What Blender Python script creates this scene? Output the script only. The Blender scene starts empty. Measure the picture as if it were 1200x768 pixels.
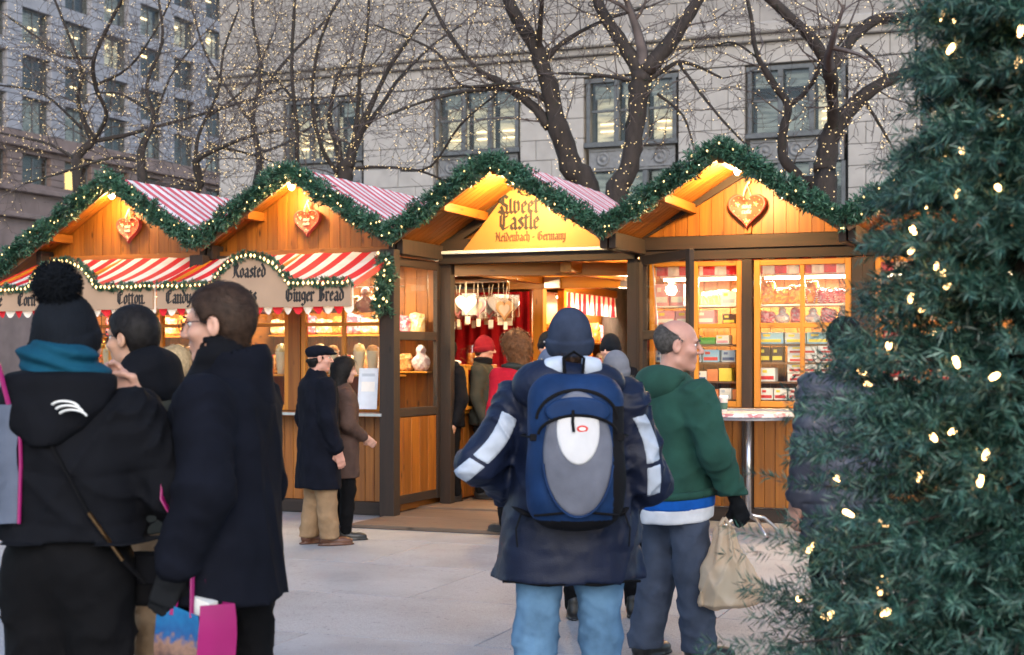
import bpy, math, random
import numpy as np
from mathutils import Vector, Matrix, Euler
sc = bpy.context.scene
col = sc.collection
R = math.radians
rng = random.Random(7)
nrg = np.random.default_rng(11)

# ------------------------------------------------------------------ camera, sky, sun, exposure
A0 = R(21.5)                       # heading of the lens, turned left of the stall row's depth axis
EYE = 1.6
FPX = 1700.0
cam_d = bpy.data.cameras.new('camera')
cam = bpy.data.objects.new('camera', cam_d); col.objects.link(cam)
cam.location = (0, 0, EYE); cam.rotation_euler = (R(90), 0, A0)
cam_d.sensor_width = 36; cam_d.lens = FPX / 1200 * 36; cam_d.shift_y = 36 / 1200
cam_d.clip_start = 0.1; cam_d.clip_end = 1200
cam_d.dof.use_dof = True; cam_d.dof.focus_distance = 9.2; cam_d.dof.aperture_fstop = 4.0
sc.camera = cam

SUN_EL, SUN_AZ = R(28), R(150)
world = bpy.data.worlds.new('World'); sc.world = world; world.use_nodes = True
nt = world.node_tree
sky = nt.nodes.new('ShaderNodeTexSky'); sky.sky_type = 'NISHITA'; sky.sun_disc = False
sky.sun_elevation = SUN_EL; sky.sun_rotation = SUN_AZ; sky.air_density = 1.0; sky.dust_density = 0.9; sky.ozone_density = 1.2
bg = nt.nodes['Background']; bg.inputs[1].default_value = 0.13
nt.links.new(sky.outputs[0], bg.inputs[0])
sun_d = bpy.data.lights.new('sun', 'SUN'); sun_d.energy = 0.6; sun_d.angle = R(40); sun_d.color = (1.0, 0.95, 0.90)
sun = bpy.data.objects.new('sun', sun_d); col.objects.link(sun)
_d = Vector((math.sin(SUN_AZ) * math.cos(SUN_EL), math.cos(SUN_AZ) * math.cos(SUN_EL), math.sin(SUN_EL)))
sun.rotation_euler = _d.to_track_quat('Z', 'Y').to_euler(); sun.location = (0, -10, 30)
vs = sc.view_settings
vs.view_transform = 'Standard'; vs.look = 'None'; vs.gamma = 1.0; vs.use_curve_mapping = False
vs.exposure = 1.36
sc.cycles.max_bounces = 7; sc.cycles.transparent_max_bounces = 12; sc.cycles.diffuse_bounces = 3; sc.cycles.glossy_bounces = 3
sc.cycles.use_adaptive_sampling = True; sc.cycles.adaptive_threshold = 0.02
sc.cycles.use_denoising = True
sc.cycles.sample_clamp_indirect = 4.0
sc.cycles.caustics_reflective = False; sc.cycles.caustics_refractive = False

FW = Vector((-math.sin(A0), math.cos(A0), 0)); RT = Vector((math.cos(A0), math.sin(A0), 0))
def at(u, depth, z=0.0):            # ground spot seen along image column u at a given distance
    p = FW * depth + RT * ((u - 600) / FPX * depth)
    return Vector((p.x, p.y, z))
def on_y(u, Y):                     # X where image column u meets the plane Y
    t = (u - 600) / FPX
    d = FW + RT * t
    return d.x / d.y * Y
def zat(v, depth): return EYE + (420 - v) / FPX * depth
def depth_of(x, y): return x * FW.x + y * FW.y

# ------------------------------------------------------------------ materials
MATS = {}
def newmat(name):
    m = bpy.data.materials.new(name); m.use_nodes = True
    return m, m.node_tree, m.node_tree.nodes['Principled BSDF']
def N(t, kind, **kw):
    n = t.nodes.new(kind)
    for k, v in kw.items(): setattr(n, k, v)
    return n
def rgba(c): return (c[0], c[1], c[2], 1)
def coords(t, scale=(1, 1, 1), rand=True):
    tc = N(t, 'ShaderNodeTexCoord'); mp = N(t, 'ShaderNodeMapping')
    t.links.new(tc.outputs['Object'], mp.inputs[0]); mp.inputs['Scale'].default_value = scale
    if rand:
        oi = N(t, 'ShaderNodeObjectInfo'); mu = N(t, 'ShaderNodeMath', operation='MULTIPLY'); mu.inputs[1].default_value = 37.0
        t.links.new(oi.outputs['Random'], mu.inputs[0]); t.links.new(mu.outputs[0], mp.inputs['Location'])
    return mp.outputs[0]
def ramp(t, stops):
    r = N(t, 'ShaderNodeValToRGB'); e = r.color_ramp.elements
    while len(e) < len(stops): e.new(0.5)
    for i, (p, c) in enumerate(stops): e[i].position = p; e[i].color = rgba(c) if len(c) == 3 else c
    return r
def bump(t, b, src, strength=0.3, dist=0.01):
    bp = N(t, 'ShaderNodeBump'); bp.inputs['Strength'].default_value = strength; bp.inputs['Distance'].default_value = dist
    t.links.new(src, bp.inputs['Height']); t.links.new(bp.outputs[0], b.inputs['Normal'])
def mat(name, c, rough=0.6, var=0.15, scale=6.0, bmp=0.15, bscale=None, metal=0.0, c2=None, dist=0.004, spec=0.5, stretch=(1, 1, 1), rand=True):
    if name in MATS: return MATS[name]
    m, t, b = newmat(name)
    co = coords(t, stretch, rand)
    n = N(t, 'ShaderNodeTexNoise'); n.inputs['Scale'].default_value = scale; n.inputs['Detail'].default_value = 6
    t.links.new(co, n.inputs[0])
    lo = tuple(x * (1 - var) for x in c) if c2 is None else c2
    hi = tuple(min(1, x * (1 + var)) for x in c) if c2 is None else c
    r = ramp(t, [(0.3, lo), (0.7, hi)]); t.links.new(n.outputs[0], r.inputs[0]); t.links.new(r.outputs[0], b.inputs['Base Color'])
    b.inputs['Roughness'].default_value = rough; b.inputs['Metallic'].default_value = metal
    b.inputs['Specular IOR Level'].default_value = spec
    if bmp:
        n2 = N(t, 'ShaderNodeTexNoise'); n2.inputs['Scale'].default_value = bscale or scale * 6; n2.inputs['Detail'].default_value = 4
        t.links.new(co, n2.inputs[0]); bump(t, b, n2.outputs[0], bmp, dist)
    MATS[name] = m; return m
def wood(name, c1, c2, axis='z', rough=0.5, tint=0.25):
    if name in MATS: return MATS[name]
    m, t, b = newmat(name)
    st = {'z': (22, 22, 1.3), 'x': (1.3, 22, 22), 'y': (22, 1.3, 22)}[axis]
    co = coords(t, st)
    n = N(t, 'ShaderNodeTexNoise'); n.inputs['Scale'].default_value = 1.0; n.inputs['Detail'].default_value = 7; n.inputs['Distortion'].default_value = 0.6
    t.links.new(co, n.inputs[0])
    r = ramp(t, [(0.28, c2), (0.62, c1)]); t.links.new(n.outputs[0], r.inputs[0])
    kc = coords(t, {'z': (9, 9, 3), 'x': (3, 9, 9), 'y': (9, 3, 9)}[axis])
    kn = N(t, 'ShaderNodeTexVoronoi'); kn.inputs['Scale'].default_value = 1.0; t.links.new(kc, kn.inputs[0])
    kr = ramp(t, [(0.05, (1, 1, 1)), (0.16, (0, 0, 0))]); t.links.new(kn.outputs['Distance'], kr.inputs[0])
    mx = N(t, 'ShaderNodeMixRGB'); mx.inputs[2].default_value = rgba(tuple(x * 0.35 for x in c2))
    t.links.new(r.outputs[0], mx.inputs[1]); t.links.new(kr.outputs[0], mx.inputs[0])
    oi = N(t, 'ShaderNodeObjectInfo'); mr = N(t, 'ShaderNodeMapRange'); mr.inputs[3].default_value = 1 - tint; mr.inputs[4].default_value = 1 + tint * 0.5
    t.links.new(oi.outputs['Random'], mr.inputs[0])
    hs = N(t, 'ShaderNodeHueSaturation'); t.links.new(mr.outputs[0], hs.inputs['Value']); t.links.new(mx.outputs[0], hs.inputs['Color'])
    t.links.new(hs.outputs[0], b.inputs['Base Color']); b.inputs['Roughness'].default_value = rough
    bump(t, b, n.outputs[0], 0.25, 0.003)
    MATS[name] = m; return m
def stripes(name, ca, cb, axis, period, duty=0.5, rough=0.7, trans=0.0, phase=0.0):
    if name in MATS: return MATS[name]
    m, t, b = newmat(name)
    tc = N(t, 'ShaderNodeTexCoord'); sx = N(t, 'ShaderNodeSeparateXYZ'); t.links.new(tc.outputs['Object'], sx.inputs[0])
    ma = N(t, 'ShaderNodeMath', operation='MULTIPLY_ADD'); ma.inputs[1].default_value = 1 / period; ma.inputs[2].default_value = 50 + phase
    t.links.new(sx.outputs['XYZ'.index(axis.upper())], ma.inputs[0])
    fr = N(t, 'ShaderNodeMath', operation='FRACT'); t.links.new(ma.outputs[0], fr.inputs[0])
    gt = N(t, 'ShaderNodeMath', operation='GREATER_THAN'); gt.inputs[1].default_value = duty; t.links.new(fr.outputs[0], gt.inputs[0])
    mx = N(t, 'ShaderNodeMixRGB'); mx.inputs[1].default_value = rgba(ca); mx.inputs[2].default_value = rgba(cb); t.links.new(gt.outputs[0], mx.inputs[0])
    n = N(t, 'ShaderNodeTexNoise'); n.inputs['Scale'].default_value = 5; n.inputs['Detail'].default_value = 5; t.links.new(tc.outputs['Object'], n.inputs[0])
    r = ramp(t, [(0.3, (0.8, 0.79, 0.77)), (0.65, (1, 1, 1))]); t.links.new(n.outputs[0], r.inputs[0])
    mu = N(t, 'ShaderNodeMixRGB', blend_type='MULTIPLY'); mu.inputs[0].default_value = 1; t.links.new(mx.outputs[0], mu.inputs[1]); t.links.new(r.outputs[0], mu.inputs[2])
    t.links.new(mu.outputs[0], b.inputs['Base Color']); b.inputs['Roughness'].default_value = rough
    n2 = N(t, 'ShaderNodeTexNoise'); n2.inputs['Scale'].default_value = 12; t.links.new(tc.outputs['Object'], n2.inputs[0]); bump(t, b, n2.outputs[0], 0.3, 0.01)
    if trans:
        tr = N(t, 'ShaderNodeBsdfTranslucent'); t.links.new(mu.outputs[0], tr.inputs[0])
        ms = N(t, 'ShaderNodeMixShader'); ms.inputs[0].default_value = trans
        out = t.nodes['Material Output']; t.links.new(b.outputs[0], ms.inputs[1]); t.links.new(tr.outputs[0], ms.inputs[2]); t.links.new(ms.outputs[0], out.inputs[0])
    MATS[name] = m; return m
def emit(name, c, s):
    if name in MATS: return MATS[name]
    m, t, b = newmat(name)
    b.inputs['Base Color'].default_value = rgba(c); b.inputs['Emission Color'].default_value = rgba(c); b.inputs['Emission Strength'].default_value = s
    b.inputs['Roughness'].default_value = 0.4
    MATS[name] = m; return m
def glass(name, tint=(1, 1, 1), ior=1.5, base=0.0):
    if name in MATS: return MATS[name]
    m, t, b = newmat(name); t.nodes.remove(b)
    tr = N(t, 'ShaderNodeBsdfTransparent'); tr.inputs[0].default_value = rgba(tint)
    gl = N(t, 'ShaderNodeBsdfGlossy'); gl.inputs['Roughness'].default_value = 0.03
    fc = N(t, 'ShaderNodeLayerWeight'); fc.inputs[0].default_value = .5
    fr = N(t, 'ShaderNodeMath', operation='POWER'); fr.inputs[1].default_value = 5.0; t.links.new(fc.outputs['Facing'], fr.inputs[0])
    ad = N(t, 'ShaderNodeMath', operation='ADD', use_clamp=True); ad.inputs[1].default_value = base + .03; t.links.new(fr.outputs[0], ad.inputs[0])
    ms = N(t, 'ShaderNodeMixShader'); t.links.new(ad.outputs[0], ms.inputs[0]); t.links.new(tr.outputs[0], ms.inputs[1]); t.links.new(gl.outputs[0], ms.inputs[2])
    t.links.new(ms.outputs[0], t.nodes['Material Output'].inputs[0])
    MATS[name] = m; return m
def fabric(name, c, rough=0.85, var=0.2, weave=260, wb=0.5, sheen=0.0):
    if name in MATS: return MATS[name]
    m, t, b = newmat(name)
    co = coords(t, (1, 1, 1), False)
    n = N(t, 'ShaderNodeTexNoise'); n.inputs['Scale'].default_value = 9; n.inputs['Detail'].default_value = 8; t.links.new(co, n.inputs[0])
    r = ramp(t, [(0.3, tuple(x * (1 - var) for x in c)), (0.7, tuple(min(1, x * (1 + var)) for x in c))]); t.links.new(n.outputs[0], r.inputs[0]); t.links.new(r.outputs[0], b.inputs['Base Color'])
    b.inputs['Roughness'].default_value = rough; b.inputs['Specular IOR Level'].default_value = 0.12 + sheen
    w = N(t, 'ShaderNodeTexNoise'); w.inputs['Scale'].default_value = weave; t.links.new(co, w.inputs[0])
    n3 = N(t, 'ShaderNodeTexNoise'); n3.noise_type = 'RIDGED_MULTIFRACTAL'; n3.inputs['Scale'].default_value = 11; n3.inputs['Detail'].default_value = 3; n3.inputs['Distortion'].default_value = .8; t.links.new(co, n3.inputs[0])
    ad = N(t, 'ShaderNodeMath', operation='MULTIPLY_ADD'); ad.inputs[1].default_value = 0.2; t.links.new(w.outputs[0], ad.inputs[0]); t.links.new(n3.outputs[0], ad.inputs[2])
    bump(t, b, ad.outputs[0], wb, 0.012)
    MATS[name] = m; return m

# ------------------------------------------------------------------ mesh helpers
class MB:
    def __init__(s): s.v = []; s.f = []
    def box(s, c, d, rot=None):
        i = len(s.v); M = rot.to_matrix() if rot is not None else None
        for x in (-.5, .5):
            for y in (-.5, .5):
                for z in (-.5, .5):
                    p = Vector((x * d[0], y * d[1], z * d[2]))
                    if M: p = M @ p
                    s.v.append((c[0] + p.x, c[1] + p.y, c[2] + p.z))
        s.f += [tuple(i + k for k in q) for q in ((0, 1, 3, 2), (4, 6, 7, 5), (0, 4, 5, 1), (2, 3, 7, 6), (0, 2, 6, 4), (1, 5, 7, 3))]
        return s
    def tube(s, pts, rad, n=6, cap=True, flat=1.0):
        pts = [Vector(p) for p in pts]; m = len(pts)
        if not hasattr(rad, '__len__'): rad = [rad] * m
        i0 = len(s.v); up = Vector((0, 0, 1)); prev = None
        for k in range(m):
            d = (pts[min(k + 1, m - 1)] - pts[max(k - 1, 0)])
            d = d.normalized() if d.length > 1e-9 else Vector((0, 0, 1))
            if prev is None:
                a = d.orthogonal().normalized() if abs(d.z) > .95 else d.cross(up).normalized()
            else:
                a = prev - d * prev.dot(d)
                a = a.normalized() if a.length > 1e-6 else d.orthogonal().normalized()
            prev = a; b = d.cross(a)
            for j in range(n):
                t = 2 * math.pi * j / n
                p = pts[k] + a * (math.cos(t) * rad[k]) + b * (math.sin(t) * rad[k] * flat)
                s.v.append((p.x, p.y, p.z))
        for k in range(m - 1):
            for j in range(n):
                s.f.append((i0 + k * n + j, i0 + k * n + (j + 1) % n, i0 + (k + 1) * n + (j + 1) % n, i0 + (k + 1) * n + j))
        if cap:
            s.f.append(tuple(i0 + j for j in reversed(range(n)))); s.f.append(tuple(i0 + (m - 1) * n + j for j in range(n)))
        return s
    def lathe(s, prof, n=16, c=(0, 0, 0)):
        i0 = len(s.v)
        for r, z in prof:
            for j in range(n):
                t = 2 * math.pi * j / n; s.v.append((c[0] + r * math.cos(t), c[1] + r * math.sin(t), c[2] + z))
        for k in range(len(prof) - 1):
            for j in range(n): s.f.append((i0 + k * n + j, i0 + k * n + (j + 1) % n, i0 + (k + 1) * n + (j + 1) % n, i0 + (k + 1) * n + j))
        s.f.append(tuple(i0 + j for j in reversed(range(n)))); s.f.append(tuple(i0 + (len(prof) - 1) * n + j for j in range(n)))
        return s
    def prism(s, poly, y0, y1):      # polygon in x,z pushed along y
        i = len(s.v); n = len(poly)
        for y in (y0, y1):
            for x, z in poly: s.v.append((x, y, z))
        s.f.append(tuple(range(i, i + n))); s.f.append(tuple(reversed(range(i + n, i + 2 * n))))
        for k in range(n): s.f.append((i + k, i + n + k, i + n + (k + 1) % n, i + (k + 1) % n))
        return s
    def grid(s, fn, nu, nv):
        i0 = len(s.v)
        for a in range(nu + 1):
            for b in range(nv + 1): s.v.append(tuple(fn(a / nu, b / nv)))
        for a in range(nu):
            for b in range(nv):
                p = i0 + a * (nv + 1) + b; s.f.append((p, p + 1, p + nv + 2, p + nv + 1))
        return s
    def ico(s, c, r, sq=(1, 1, 1)):
        t = (1 + 5 ** .5) / 2; i = len(s.v); L = math.sqrt(1 + t * t)
        for p in ((-1, t, 0), (1, t, 0), (-1, -t, 0), (1, -t, 0), (0, -1, t), (0, 1, t), (0, -1, -t), (0, 1, -t), (t, 0, -1), (t, 0, 1), (-t, 0, -1), (-t, 0, 1)):
            s.v.append(tuple(c[k] + p[k] / L * r * sq[k] for k in range(3)))
        s.f += [tuple(i + k for k in q) for q in ((0, 11, 5), (0, 5, 1), (0, 1, 7), (0, 7, 10), (0, 10, 11), (1, 5, 9), (5, 11, 4), (11, 10, 2), (10, 7, 6), (7, 1, 8), (3, 9, 4), (3, 4, 2), (3, 2, 6), (3, 6, 8), (3, 8, 9), (4, 9, 5), (2, 4, 11), (6, 2, 10), (8, 6, 7), (9, 8, 1))]
        return s
    def mesh(s, name, m=None, smooth=False):
        me = bpy.data.meshes.new(name); me.from_pydata(s.v, [], s.f); me.update()
        if m: me.materials.append(m)
        if smooth: me.polygons.foreach_set('use_smooth', [True] * len(me.polygons))
        return me
    def build(s, name, m, parent=None, loc=(0, 0, 0), smooth=False, kind=None, label=None, rot=(0, 0, 0)):
        return obj(name, s.mesh(name, m, smooth), parent, loc, rot, kind, label)
def obj(name, me, parent=None, loc=(0, 0, 0), rot=(0, 0, 0), kind=None, label=None):
    o = bpy.data.objects.new(name, me); col.objects.link(o); o.location = loc; o.rotation_euler = rot
    if parent is not None: o.parent = parent
    if kind: o['kind'] = kind
    if label: o['label'] = label
    return o
def npmesh(name, V, F, m, smooth=True):     # V (n,3), F (k,3|4)
    me = bpy.data.meshes.new(name); V = np.asarray(V, np.float32); F = np.asarray(F, np.int32); k = F.shape[1]
    me.vertices.add(len(V)); me.vertices.foreach_set('co', V.ravel())
    me.loops.add(F.size); me.loops.foreach_set('vertex_index', F.ravel())
    me.polygons.add(len(F)); me.polygons.foreach_set('loop_start', np.arange(0, F.size, k, dtype=np.int32))
    me.polygons.foreach_set('loop_total', np.full(len(F), k, np.int32))
    me.polygons.foreach_set('use_smooth', np.full(len(F), smooth, bool)); me.update(calc_edges=True)
    if m: me.materials.append(m)
    return me
def thing(name, label, cat, loc=(0, 0, 0), rz=0.0, group=None):
    o = bpy.data.objects.new(name, None); col.objects.link(o); o.location = loc; o.rotation_euler = (0, 0, rz)
    o.empty_display_size = 0.1
    o['label'] = label; o['category'] = cat
    if group: o['group'] = group
    return o
def tag(o, label, cat, group=None):
    o['label'] = label; o['category'] = cat
    if group: o['group'] = group
    return o
def copy_tree(o, parent=None):
    c = o.copy(); col.objects.link(c); c.parent = parent
    for ch in list(o.children): copy_tree(ch, c)
    return c
_bm = {}
def cbox_mesh(d, m, b=0.004):        # chamfered box, shared between alike pieces
    key = (round(d[0], 3), round(d[1], 3), round(d[2], 3), m.name, b)
    if key in _bm: return _bm[key]
    h = [x / 2 for x in d]; b = min(b, *(x * .3 for x in h)); V = []; F = []; idx = {}
    for sx in (-1, 1):
        for sy in (-1, 1):
            for sz in (-1, 1):
                for ax in range(3):
                    p = [sx * (h[0] - b), sy * (h[1] - b), sz * (h[2] - b)]; s = (sx, sy, sz)
                    p[ax] = s[ax] * h[ax]; idx[(s, ax)] = len(V); V.append(tuple(p))
    S = (-1, 1)
    for ax in range(3):
        o1, o2 = [a for a in range(3) if a != ax]
        for sg in S:
            q = []
            for (a, c) in ((-1, -1), (1, -1), (1, 1), (-1, 1)):
                s = [0, 0, 0]; s[ax] = sg; s[o1] = a; s[o2] = c; q.append(idx[(tuple(s), ax)])
            F.append(tuple(q))
    for ax in range(3):                 # edges along ax
        o1, o2 = [a for a in range(3) if a != ax]
        for a in S:
            for c in S:
                def k(sg, face):
                    s = [0, 0, 0]; s[ax] = sg; s[o1] = a; s[o2] = c; return idx[(tuple(s), face)]
                F.append((k(-1, o1), k(1, o1), k(1, o2), k(-1, o2)))
    for sx in S:
        for sy in S:
            for sz in S: F.append(tuple(idx[((sx, sy, sz), ax)] for ax in range(3)))
    me = bpy.data.meshes.new('board'); me.from_pydata(V, [], F); me.update()
    import bmesh
    bm = bmesh.new(); bm.from_mesh(me); bmesh.ops.recalc_face_normals(bm, faces=bm.faces); bm.to_mesh(me); bm.free()
    me.materials.append(m); _bm[key] = me
    return me
def piece(name, d, loc, m, parent=None, rot=(0, 0, 0), b=0.004, label=None, kind=None):
    return obj(name, cbox_mesh(d, m, b), parent, loc, rot, kind, label)
def bar(name, p, q, w, h, m, parent=None, b=0.004):   # squared timber between two points
    p = Vector(p); q = Vector(q); d = q - p
    o = obj(name, cbox_mesh((round(d.length, 3), w, h), m, b), parent, (p + q) / 2)
    x = d.normalized(); y = Vector((0, 0, 1)).cross(x)
    y = Vector((0, 1, 0)) if y.length < 1e-4 else y.normalized()
    z = x.cross(y); o.rotation_euler = Matrix((x, y, z)).transposed().to_euler()
    return o
def quads_from(c, a, b):     # centres (n,3) and half vectors a,b -> quads
    V = np.stack([c - a - b, c + a - b, c + a + b, c - a + b], 1).reshape(-1, 3)
    F = np.arange(len(V)).reshape(-1, 4); return V, F
def needles(base, tip, w, flat=None):   # tapering leaf-needles: triangles + mid, base/tip (n,3)
    d = tip - base; r = nrg.normal(size=d.shape); s = np.cross(d, r); s /= np.linalg.norm(s, axis=1, keepdims=True) + 1e-9
    s *= np.asarray(w).reshape(-1, 1) if hasattr(w, '__len__') else w
    mid = base + d * .45
    V = np.stack([base - s * .4, mid + s, tip, mid - s * .9], 1).reshape(-1, 3)
    return V, np.arange(len(V)).reshape(-1, 4)
def octas(C, r, el=1.0):       # many small bulbs: octahedra
    C = np.asarray(C, np.float32); n = len(C); r = np.broadcast_to(np.asarray(r, np.float32), (n,))
    D = np.array([(1, 0, 0), (-1, 0, 0), (0, 1, 0), (0, -1, 0), (0, 0, el), (0, 0, -el)], np.float32)
    V = (C[:, None] + D[None] * r[:, None, None]).reshape(-1, 3)
    f = np.array([(0, 2, 4), (2, 1, 4), (1, 3, 4), (3, 0, 4), (2, 0, 5), (1, 2, 5), (3, 1, 5), (0, 3, 5)])
    return V, (f[None] + (np.arange(n) * 6)[:, None, None]).reshape(-1, 3)

# ------------------------------------------------------------------ signed-distance modelling (clothes, heads, bags)
def smin(a, b, k):
    h = np.clip(.5 + .5 * (b - a) / k, 0, 1); return b + (a - b) * h - k * h * (1 - h)
def smax(a, b, k): return -smin(-a, -b, k)
def cap(P, a, b, ra, rb=None):
    rb = ra if rb is None else rb
    a = np.asarray(a, np.float32); b = np.asarray(b, np.float32); d = b - a
    t = np.clip(((P - a) @ d) / (d @ d + 1e-12), 0, 1)
    return np.linalg.norm(P - a - t[:, None] * d, axis=1) - (ra + (rb - ra) * t)
def ell(P, c, r):
    q = P - np.asarray(c, np.float32); r = np.asarray(r, np.float32)
    k0 = np.linalg.norm(q / r, axis=1); k1 = np.linalg.norm(q / (r * r), axis=1) + 1e-9
    return k0 * (k0 - 1) / k1
def rbox(P, c, h, r):
    q = np.abs(P - np.asarray(c, np.float32)) - (np.asarray(h, np.float32) - r)
    return np.linalg.norm(np.maximum(q, 0), axis=1) + np.minimum(q.max(1), 0) - r
def chain(P, pts, rad, k=.03, fold=0.0, wl=.06):
    d = None; L = 0
    for i in range(len(pts) - 1):
        a = np.asarray(pts[i], np.float32); b = np.asarray(pts[i + 1], np.float32)
        c = cap(P, a, b, rad[i], rad[i + 1])
        if fold:
            u = (b - a) / np.linalg.norm(b - a); s = (P - a) @ u
            rr = 1 - np.abs(np.sin(np.pi * (s + L) / wl + 1.6 * np.sin(P @ np.array([15, 19, 6.]) + i) + .8 * np.sin(P @ np.array([-31, 12, 9.]))))
            c = c - fold * 3.2 * (rr ** 1.6 - .35) * (.55 + .45 * np.sin(P @ np.array([21, -9, 14.]) + 2 * i))
            L += np.linalg.norm(b - a)
        d = c if d is None else smin(d, c, k)
    return d
def loft(P, tab, n=2.3):       # rows (z, half width, half depth, centre y[, centre x])
    T = np.array([tuple(r) + (0,) * (5 - len(r)) for r in tab]); z = P[:, 2]
    rx = np.interp(z, T[:, 0], T[:, 1]); ry = np.interp(z, T[:, 0], T[:, 2]); cy = np.interp(z, T[:, 0], T[:, 3]); cx = np.interp(z, T[:, 0], T[:, 4])
    k = (np.abs((P[:, 0] - cx) / rx) ** n + np.abs((P[:, 1] - cy) / ry) ** n) ** (1 / n)
    d = (k - 1) * np.minimum(rx, ry)
    return np.maximum(np.maximum(d, T[0, 0] - z), z - T[-1, 0])
def wr(P, f, seed, aniso=(1, 1, 1), n=5):   # soft cloth wrinkles
    g = np.random.default_rng(seed); s = 0
    Q = P * np.asarray(aniso, np.float32)
    for i in range(n):
        k = g.normal(size=3); k *= f * (0.7 + .6 * g.random()) / np.linalg.norm(k); k2 = g.normal(size=3) * f * .35
        s = s + np.sin(Q @ k + g.random() * 6 + 1.6 * np.sin(Q @ k2 + g.random() * 6))
    return s / n
def crease(P, f, seed, aniso=(1, 1, 1), n=4):   # sharper creases
    g = np.random.default_rng(seed); s = 0
    Q = P * np.asarray(aniso, np.float32)
    for i in range(n):
        k = g.normal(size=3); k *= f * (0.7 + .6 * g.random()) / np.linalg.norm(k); k2 = g.normal(size=3) * f * .5
        r = 1 - np.abs(np.sin(Q @ k + g.random() * 6 + 1.8 * np.sin(Q @ k2 + g.random() * 6))); s = s + r * r * np.clip(.4 + wr(P, f * .4, seed + 50 + i, n=2), 0, 1)
    return s / n
def snet(f, lo, hi, h):        # naive surface nets
    lo = np.asarray(lo, float); hi = np.asarray(hi, float); n = np.ceil((hi - lo) / h).astype(int) + 1
    ax = [lo[i] + h * np.arange(n[i]) for i in range(3)]
    G = np.stack(np.meshgrid(*ax, indexing='ij'), -1).reshape(-1, 3).astype(np.float32)
    D = f(G).reshape(n).astype(np.float32); s = D < 0
    c = np.zeros(tuple(n - 1), np.int8)
    cs = [(i, j, k) for i in (0, 1) for j in (0, 1) for k in (0, 1)]
    sl = lambda A, o: A[o[0]:A.shape[0] - 1 + o[0], o[1]:A.shape[1] - 1 + o[1], o[2]:A.shape[2] - 1 + o[2]]
    for o in cs: c += sl(s, o)
    act = (c > 0) & (c < 8); I = np.argwhere(act); vid = -np.ones(act.shape, np.int64); vid[act] = np.arange(len(I))
    acc = np.zeros((len(I), 3)); cnt = np.zeros(len(I))
    for a in cs:
        for axd in range(3):
            if a[axd]: continue
            b = list(a); b[axd] = 1
            da = D[tuple((I + a).T)]; db = D[tuple((I + b).T)]; x = (da < 0) != (db < 0)
            t = np.where(x, da / np.where(x, da - db, 1), 0); p = np.array(a, float)[None].repeat(len(I), 0); p[:, axd] += t
            acc += p * x[:, None]; cnt += x
    V = lo + h * (I + acc / np.maximum(cnt, 1)[:, None])
    F = []
    for d in range(3):
        e1, e2 = (d + 1) % 3, (d + 2) % 3
        sa = s[tuple(slice(0, -1) if i == d else slice(1, -1) for i in range(3))]; sb = s[tuple(slice(1, None) if i == d else slice(1, -1) for i in range(3))]
        E = np.argwhere(sa != sb)
        if not len(E): continue
        fl = sa[tuple(E.T)]
        base = E.copy(); base[:, e1] += 1; base[:, e2] += 1
        q = []
        for (o1, o2) in ((-1, -1), (0, -1), (0, 0), (-1, 0)):
            k = base.copy(); k[:, e1] += o1; k[:, e2] += o2; q.append(vid[tuple(k.T)])
        q = np.stack(q, 1); q[~fl] = q[~fl][:, ::-1]; F.append(q)
    F = np.concatenate(F); F = F[(F >= 0).all(1)]
    return V, F
def relax(V, F, it=1, lam=.5):
    for _ in range(it):
        acc = np.zeros_like(V); cnt = np.zeros(len(V))
        for i in range(4):
            j = (i + 1) % 4
            np.add.at(acc, F[:, i], V[F[:, j]]); np.add.at(cnt, F[:, i], 1)
            np.add.at(acc, F[:, j], V[F[:, i]]); np.add.at(cnt, F[:, j], 1)
        V = V + lam * (acc / np.maximum(cnt, 1)[:, None] - V)
    return V
def sdf(name, f, lo, hi, h, m, parent=None, loc=(0, 0, 0), rot=(0, 0, 0), it=1, label=None):
    V, F = snet(f, lo, hi, h)
    if it: V = relax(V, F, it)
    return obj(name, npmesh(name, V, F, m), parent, loc, rot, None, label)
# ------------------------------------------------------------------ palette
def leafmat(name, c1, c2, c3, rough=0.45):
    m, t, b = newmat(name)
    g = N(t, 'ShaderNodeNewGeometry'); r = ramp(t, [(0.0, c1), (0.55, c2), (1.0, c3)])
    t.links.new(g.outputs['Random Per Island'], r.inputs[0])
    n = N(t, 'ShaderNodeTexNoise'); n.inputs['Scale'].default_value = 5.0; tc = N(t, 'ShaderNodeTexCoord'); t.links.new(tc.outputs['Object'], n.inputs[0])
    r2 = ramp(t, [(0.35, (.55, .6, .6)), (0.65, (1.2, 1.2, 1.2))]); t.links.new(n.outputs[0], r2.inputs[0])
    mu = N(t, 'ShaderNodeMixRGB', blend_type='MULTIPLY'); mu.inputs[0].default_value = 1; t.links.new(r.outputs[0], mu.inputs[1]); t.links.new(r2.outputs[0], mu.inputs[2])
    t.links.new(mu.outputs[0], b.inputs['Base Color']); b.inputs['Roughness'].default_value = rough
    MATS[name] = m; return m
M_NEEDLE = leafmat('garland_needles', (.014, .045, .028), (.035, .11, .065), (.085, .19, .12))
M_TREE = leafmat('fir_needles', (.006, .028, .022), (.019, .075, .053), (.14, .26, .20), .4)
M_GOLD = wood('honey_pine', (.30, .103, .009), (.185, .055, .0045))
M_GOLDX = wood('honey_pine_lying', (.30, .103, .009), (.185, .055, .0045), 'x')
M_GOLDY = wood('honey_pine_deep', (.30, .103, .009), (.185, .055, .0045), 'y')
M_FRAME = wood('yellow_pine_frame', (.56, .23, .02), (.42, .15, .012), 'z', .4, .1)
M_FRAMEX = wood('yellow_pine_rail', (.56, .23, .02), (.42, .15, .012), 'x', .4, .1)
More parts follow.
